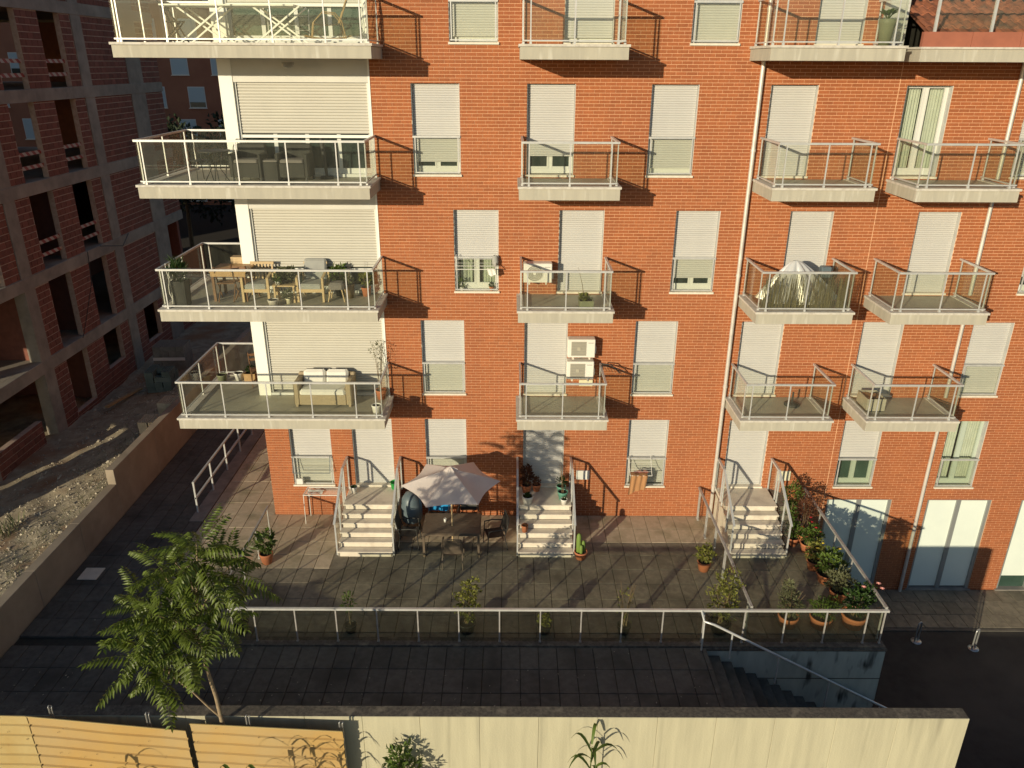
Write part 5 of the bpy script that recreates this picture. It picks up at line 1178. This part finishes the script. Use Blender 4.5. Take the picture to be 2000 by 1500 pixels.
# ================================================================== FENCE
def sheet_panel(label, x0, z0t, x1, z1t, y, y1, m, rz=0):
    t = thing('sheet_fence', label, 'fence', (x0, y, 0)); L_ = x1-x0; per = .235
    prof = []
    z = 0.0
    while z < 2.6: prof += [(z, 0.0), (z+per-.055, 0.004), (z+per-.038, .035), (z+per-.017, .035)]; z += per
    b = MB(); n = 12; vs = []; fs = []
    for i in range(n+1):
        s = i/n; zt = z0t+(z1t-z0t)*s
        for dz, dy in prof: vs.append((L_*s+.004*math.sin(dz*9)*(1 if i in (0,n) else 0), dy+(y1-y)*s+.008*math.sin(s*9), zt-dz))
    k = len(prof); fs = [(i*k+j, i*k+j+1, (i+1)*k+j+1, (i+1)*k+j) for i in range(n) for j in range(k-1)]
    b.add(vs, fs); b.build('corrugated_sheet', m, t)
    b = MB()
    for i in range(16):
        s_ = RN.uniform(.02,.98); zz = z0t+(z1t-z0t)*s_-RN.uniform(.03,1.1); rr = RN.uniform(.005,.016); yy = (y1-y)*s_-.012
        b.add([(L_*s_+rr*RN.uniform(.5,1.3)*math.cos(q*.9), yy, zz+rr*RN.uniform(.5,1.3)*math.sin(q*.9)) for q in range(7)], [tuple(reversed(range(7)))])
    b.build('rust_spots', M['stem'], t, kind='stuff')
    b = MB(); b.bar((0,-.004,z0t+.004),(L_,(y1-y)-.004,z1t+.004),.018,.014); b.build('top_edge', M['corr_old'], t)
    return t
sheet_panel('orange corrugated metal fence sheet tilting down to the right, at lower left', -8.45, 1.33, -5.72, .985, -8.72, -8.70, M['corr'])
sheet_panel('faded corrugated metal fence sheet with rust spots at the far left', -11.2, 1.42, -8.43, 1.345, -8.74, -8.735, M['corr_old'])
sheet_panel('orange corrugated metal fence sheet ending on the concrete wall', -5.66, 1.07, -2.95, .985, -8.62, -8.70, M['corr'])
for x_, zt, lab in ((-8.1,1.42,'far left'),(-6.42,1.27,'before the gap between the sheets'),(-4.66,1.22,'beside the young tree trunk'),(-3.02,1.08,'at the right end of the fence')):
    t = thing('fence_post', 'short steel post with wire loop '+lab, 'post', (x_,-8.60,0), 0, 'posts behind the sheet fence')
    b = MB(); b.tube([(0,.012,-1.7),(0,.012,zt+.0)], .018, 6); b.tube([(.05,.012,-1.7),(.05,.012,zt-.015)], .014, 6); b.build('tube', M['steel'], t); b = MB(); b.tube([(-.01,.0,zt-.02),(.02,0,zt+.05),(.07,0,zt+.03),(.055,0,zt-.04)], .008, 5); b.build('wire_loop', M['steel'], t)

# ================================================================== TREE OF HEAVEN
tr = thing('young_tree', 'young tree with long feathery leaves behind the orange fence', 'tree', (-5.12,-8.53,0))
b = MB()
b.tube([(0,0,-1.7),(.0,0,.9),(-.03,0,1.6),(-.12,.02,2.3),(-.13,.05,2.9),(-.10,.08,3.6),(.02,.08,4.3),(.08,.05,4.75)], [.05,.041,.035,.031,.028,.023,.017,.011], 8)
b.tube([(0,0,1.12),(-.18,-.04,1.42),(-.42,-.08,1.85),(-.66,-.2,2.3),(-.95,-.35,2.95)], [.024,.02,.017,.014,.009], 6)
b.tube([(-.12,.04,2.6),(-.35,.1,3.3),(-.62,.15,4.2)], [.022,.017,.01], 6); b.tube([(-.10,.08,3.3),(.15,.2,3.8),(.45,.25,4.15)], [.02,.015,.009], 6); b.tube([(-.12,.04,2.7),(-.2,-.15,3.1),(-.35,-.3,3.55)], [.018,.014,.009], 6)
b.build('trunk', M['bark'], tr)
lp = []
for v in range(6):
    L_ = (.92,.80,1.0,.68,.86,.74)[v]; droop = (.28,.42,.22,.50,.36,.56)[v]; b = MB(); bend = RN.uniform(-.18,.18)
    P = lambda s: Vector((L_*s*(1-.12*s), bend*s*s*L_, .12*s*L_-droop*s*s*L_))
    b.tube([P(i/6) for i in range(7)], [.007,.006,.005,.0045,.004,.003,.002], 4, .15, caps=False)
    npair = 10
    for i in range(npair):
        s = .20+.76*i/(npair-1); p = P(s); tg = (P(min(1,s+.05))-P(max(0,s-.05))).normalized(); ll = (.17*math.sin(math.pi*(.26+.60*s)))+.05
        for sd in (-1,1):
            if RN.random() < .03: continue
            d = (Vector((0,sd,0))+tg*RN.uniform(.3,.45)+Vector((0,0,-.30-.30*RN.random()))).normalized()
            b.leaf(p+tg*RN.uniform(-.01,.01), d, (RN.gauss(0,.1),RN.gauss(0,.1),1), ll*RN.uniform(.88,1.1), .060*RN.uniform(.85,1.1), .2+.75*RN.random(), .14)
    b.leaf(P(1), P(1)-P(.93), (0,0,1), .12, .042, .7, .12); lp.append(b.data('leaf', M['leaf_tree']))
def rosette(c, n, el0, el1, sc=1.0):
    a0 = RN.random()*6
    for i in range(n):
        f = i/(n-1); a = a0+i*2.399+RN.uniform(-.35,.35); el = el0+(el1-el0)*f+RN.uniform(-.2,.2)
        o = link('leaf', RN.choice(lp), tr, loc=(c[0]+.03*math.cos(a), c[1]+.03*math.sin(a), c[2]-.42*(1-f)), rot=(RN.uniform(-.3,.3), -el, a)); s = sc*RN.uniform(.78,1.05)*(1.1-.25*f); o.scale = (s,s,s)
for c_, n_, sc_ in (((.08,.05,4.80),17,1.0),((-.95,-.35,3.02),17,1.05),((-.62,.15,4.25),15,1.0),((.45,.25,4.2),14,1.0),((-.35,-.3,3.62),15,1.0),((-.1,.08,3.75),12,.95),((-.72,-.25,3.62),13,.95),((.30,-.05,3.65),11,.9),((-.60,-.42,2.75),11,.9),((-.30,.02,4.45),12,.9),((-.95,-.1,3.75),13,.95),((.25,.15,4.5),11,.9),((-.15,-.25,3.15),11,.85)): rosette(c_, n_, -.5, .95, sc_)
for p0, p1 in (((-.13,.05,2.9),(-.72,-.25,3.6)),((-.10,.08,3.2),(.30,-.05,3.6)),((-.66,-.2,2.3),(-.60,-.42,2.55)),((-.10,.08,3.7),(-.30,.02,4.4))):
    b = MB(); b.tube([p0, tuple((a_+c_)/2+.04 for a_, c_ in zip(p0, p1)), p1], [.014,.011,.008], 6); b.build('branch', M['bark'], tr)

# foreground plants by the wall
t = thing('shrub', 'dark glossy leaved shrub in front of the pale wall', 'shrub', (-1.98,-8.72,-1.7)); b = MB(); b.tube([(0,0,0),(0,0,2.1)], [.03,.010], 6); b.build('stem', M['stem'], t)
b = MB(); foliage(b, (0,0,2.08), .26, .34, 120, .14, .065, .3, .3); foliage(b, (.10,0,1.70), .42, .36, 170, .14, .065, .3, .3); foliage(b, (-.15,-.05,1.4), .5, .4, 120, .14, .065, .3, .3); b.build('foliage', M['leaf_mid'], t)
def reed(label, x, y, zt, n=7):
    t = thing('reed', label, 'reed', (x,y,-1.7), 0, 'reeds growing by the foreground wall'); b = MB(); H = zt+1.7; b.tube([(0,0,0),(.02,0,H-.15)], [.016,.010], 6); b.build('cane', M['leaf_mid'], t)
    for i in range(n):
        a = i*2.5+RN.uniform(-.3,.3); d = Vector((math.cos(a),math.sin(a),0)); L_ = RN.uniform(.42,.6); z0 = H-.75+.11*i*7/n; pts = []; b = MB()
        sd = Vector((-d.y,d.x,0)); vs = []
        for k in range(7):
            s = k/6; p = Vector((.015,0,z0))+d*(L_*s*(1-.1*s))+Vector((0,0,.30*math.sin(s*2.4)-.24*s*s)); w_ = .030*math.sin(math.pi*(.18+.80*s))+.001; vs += [p-sd*w_, p+Vector((0,0,-.008)), p+sd*w_]
        b.add(vs, [(3*k+j,3*k+j+1,3*k+j+4,3*k+j+3) for k in range(6) for j in range(2)], RN.random(), True); b.build('blade', M['leaf_mid'], t)
reed('arching green reed in front of the pale wall', 1.44,-8.78,.86, 9)
reed('tall reed below the right fence sheet casting shade on it', -4.55,-9.62,.95, 8); reed('second reed below the right fence sheet', -4.15,-9.60,1.02, 8); reed('third reed near the end of the fence', -3.72,-9.66,.88, 8); reed('small reed below the tilted fence sheet', -7.3,-9.55,.7, 6)

# ================================================================== TREES IN THE GARDEN BEHIND
def back_tree(label, x, y, H, R_, n):
    t = thing('garden_tree', label, 'tree', (x,y,0), 0, 'dark trees in the garden behind'); b = MB(); b.tube([(0,0,0),(.1,0,H*.5),(0,.1,H*.8)], [.16,.11,.05], 7); b.build('trunk', M['stem'], t)
    b = MB()
    for k in range(7): a = k*2.4; foliage(b, (math.cos(a)*R_*.5, math.sin(a)*R_*.5, H*(.38+.085*k)), R_*.62, H*.19, n//7, .42, .26, .2, .3)
    b.build('crown', M['leaf_back'], t)
for i, (x, y, H, R_) in enumerate(((-22.0,34,8.0,3.1),(-17.2,33,7.6,3.0),(-13.2,33,7.2,2.9),(-10.2,29,6.2,2.6),(-26.5,40,8.2,3.3),(-21.0,42,8.3,3.4),(-7.5,34,6.6,2.8))):
    back_tree(('dark round tree farthest left behind the unfinished building','dark low tree just past the unfinished building end','dark tree filling the gap between the two buildings','dark tree behind the white corner pillar','dark tree close to the far red block, left','dark tree close to the far red block, middle','dark tree hidden behind the brick block')[i], x, y, H, R_, 1300)
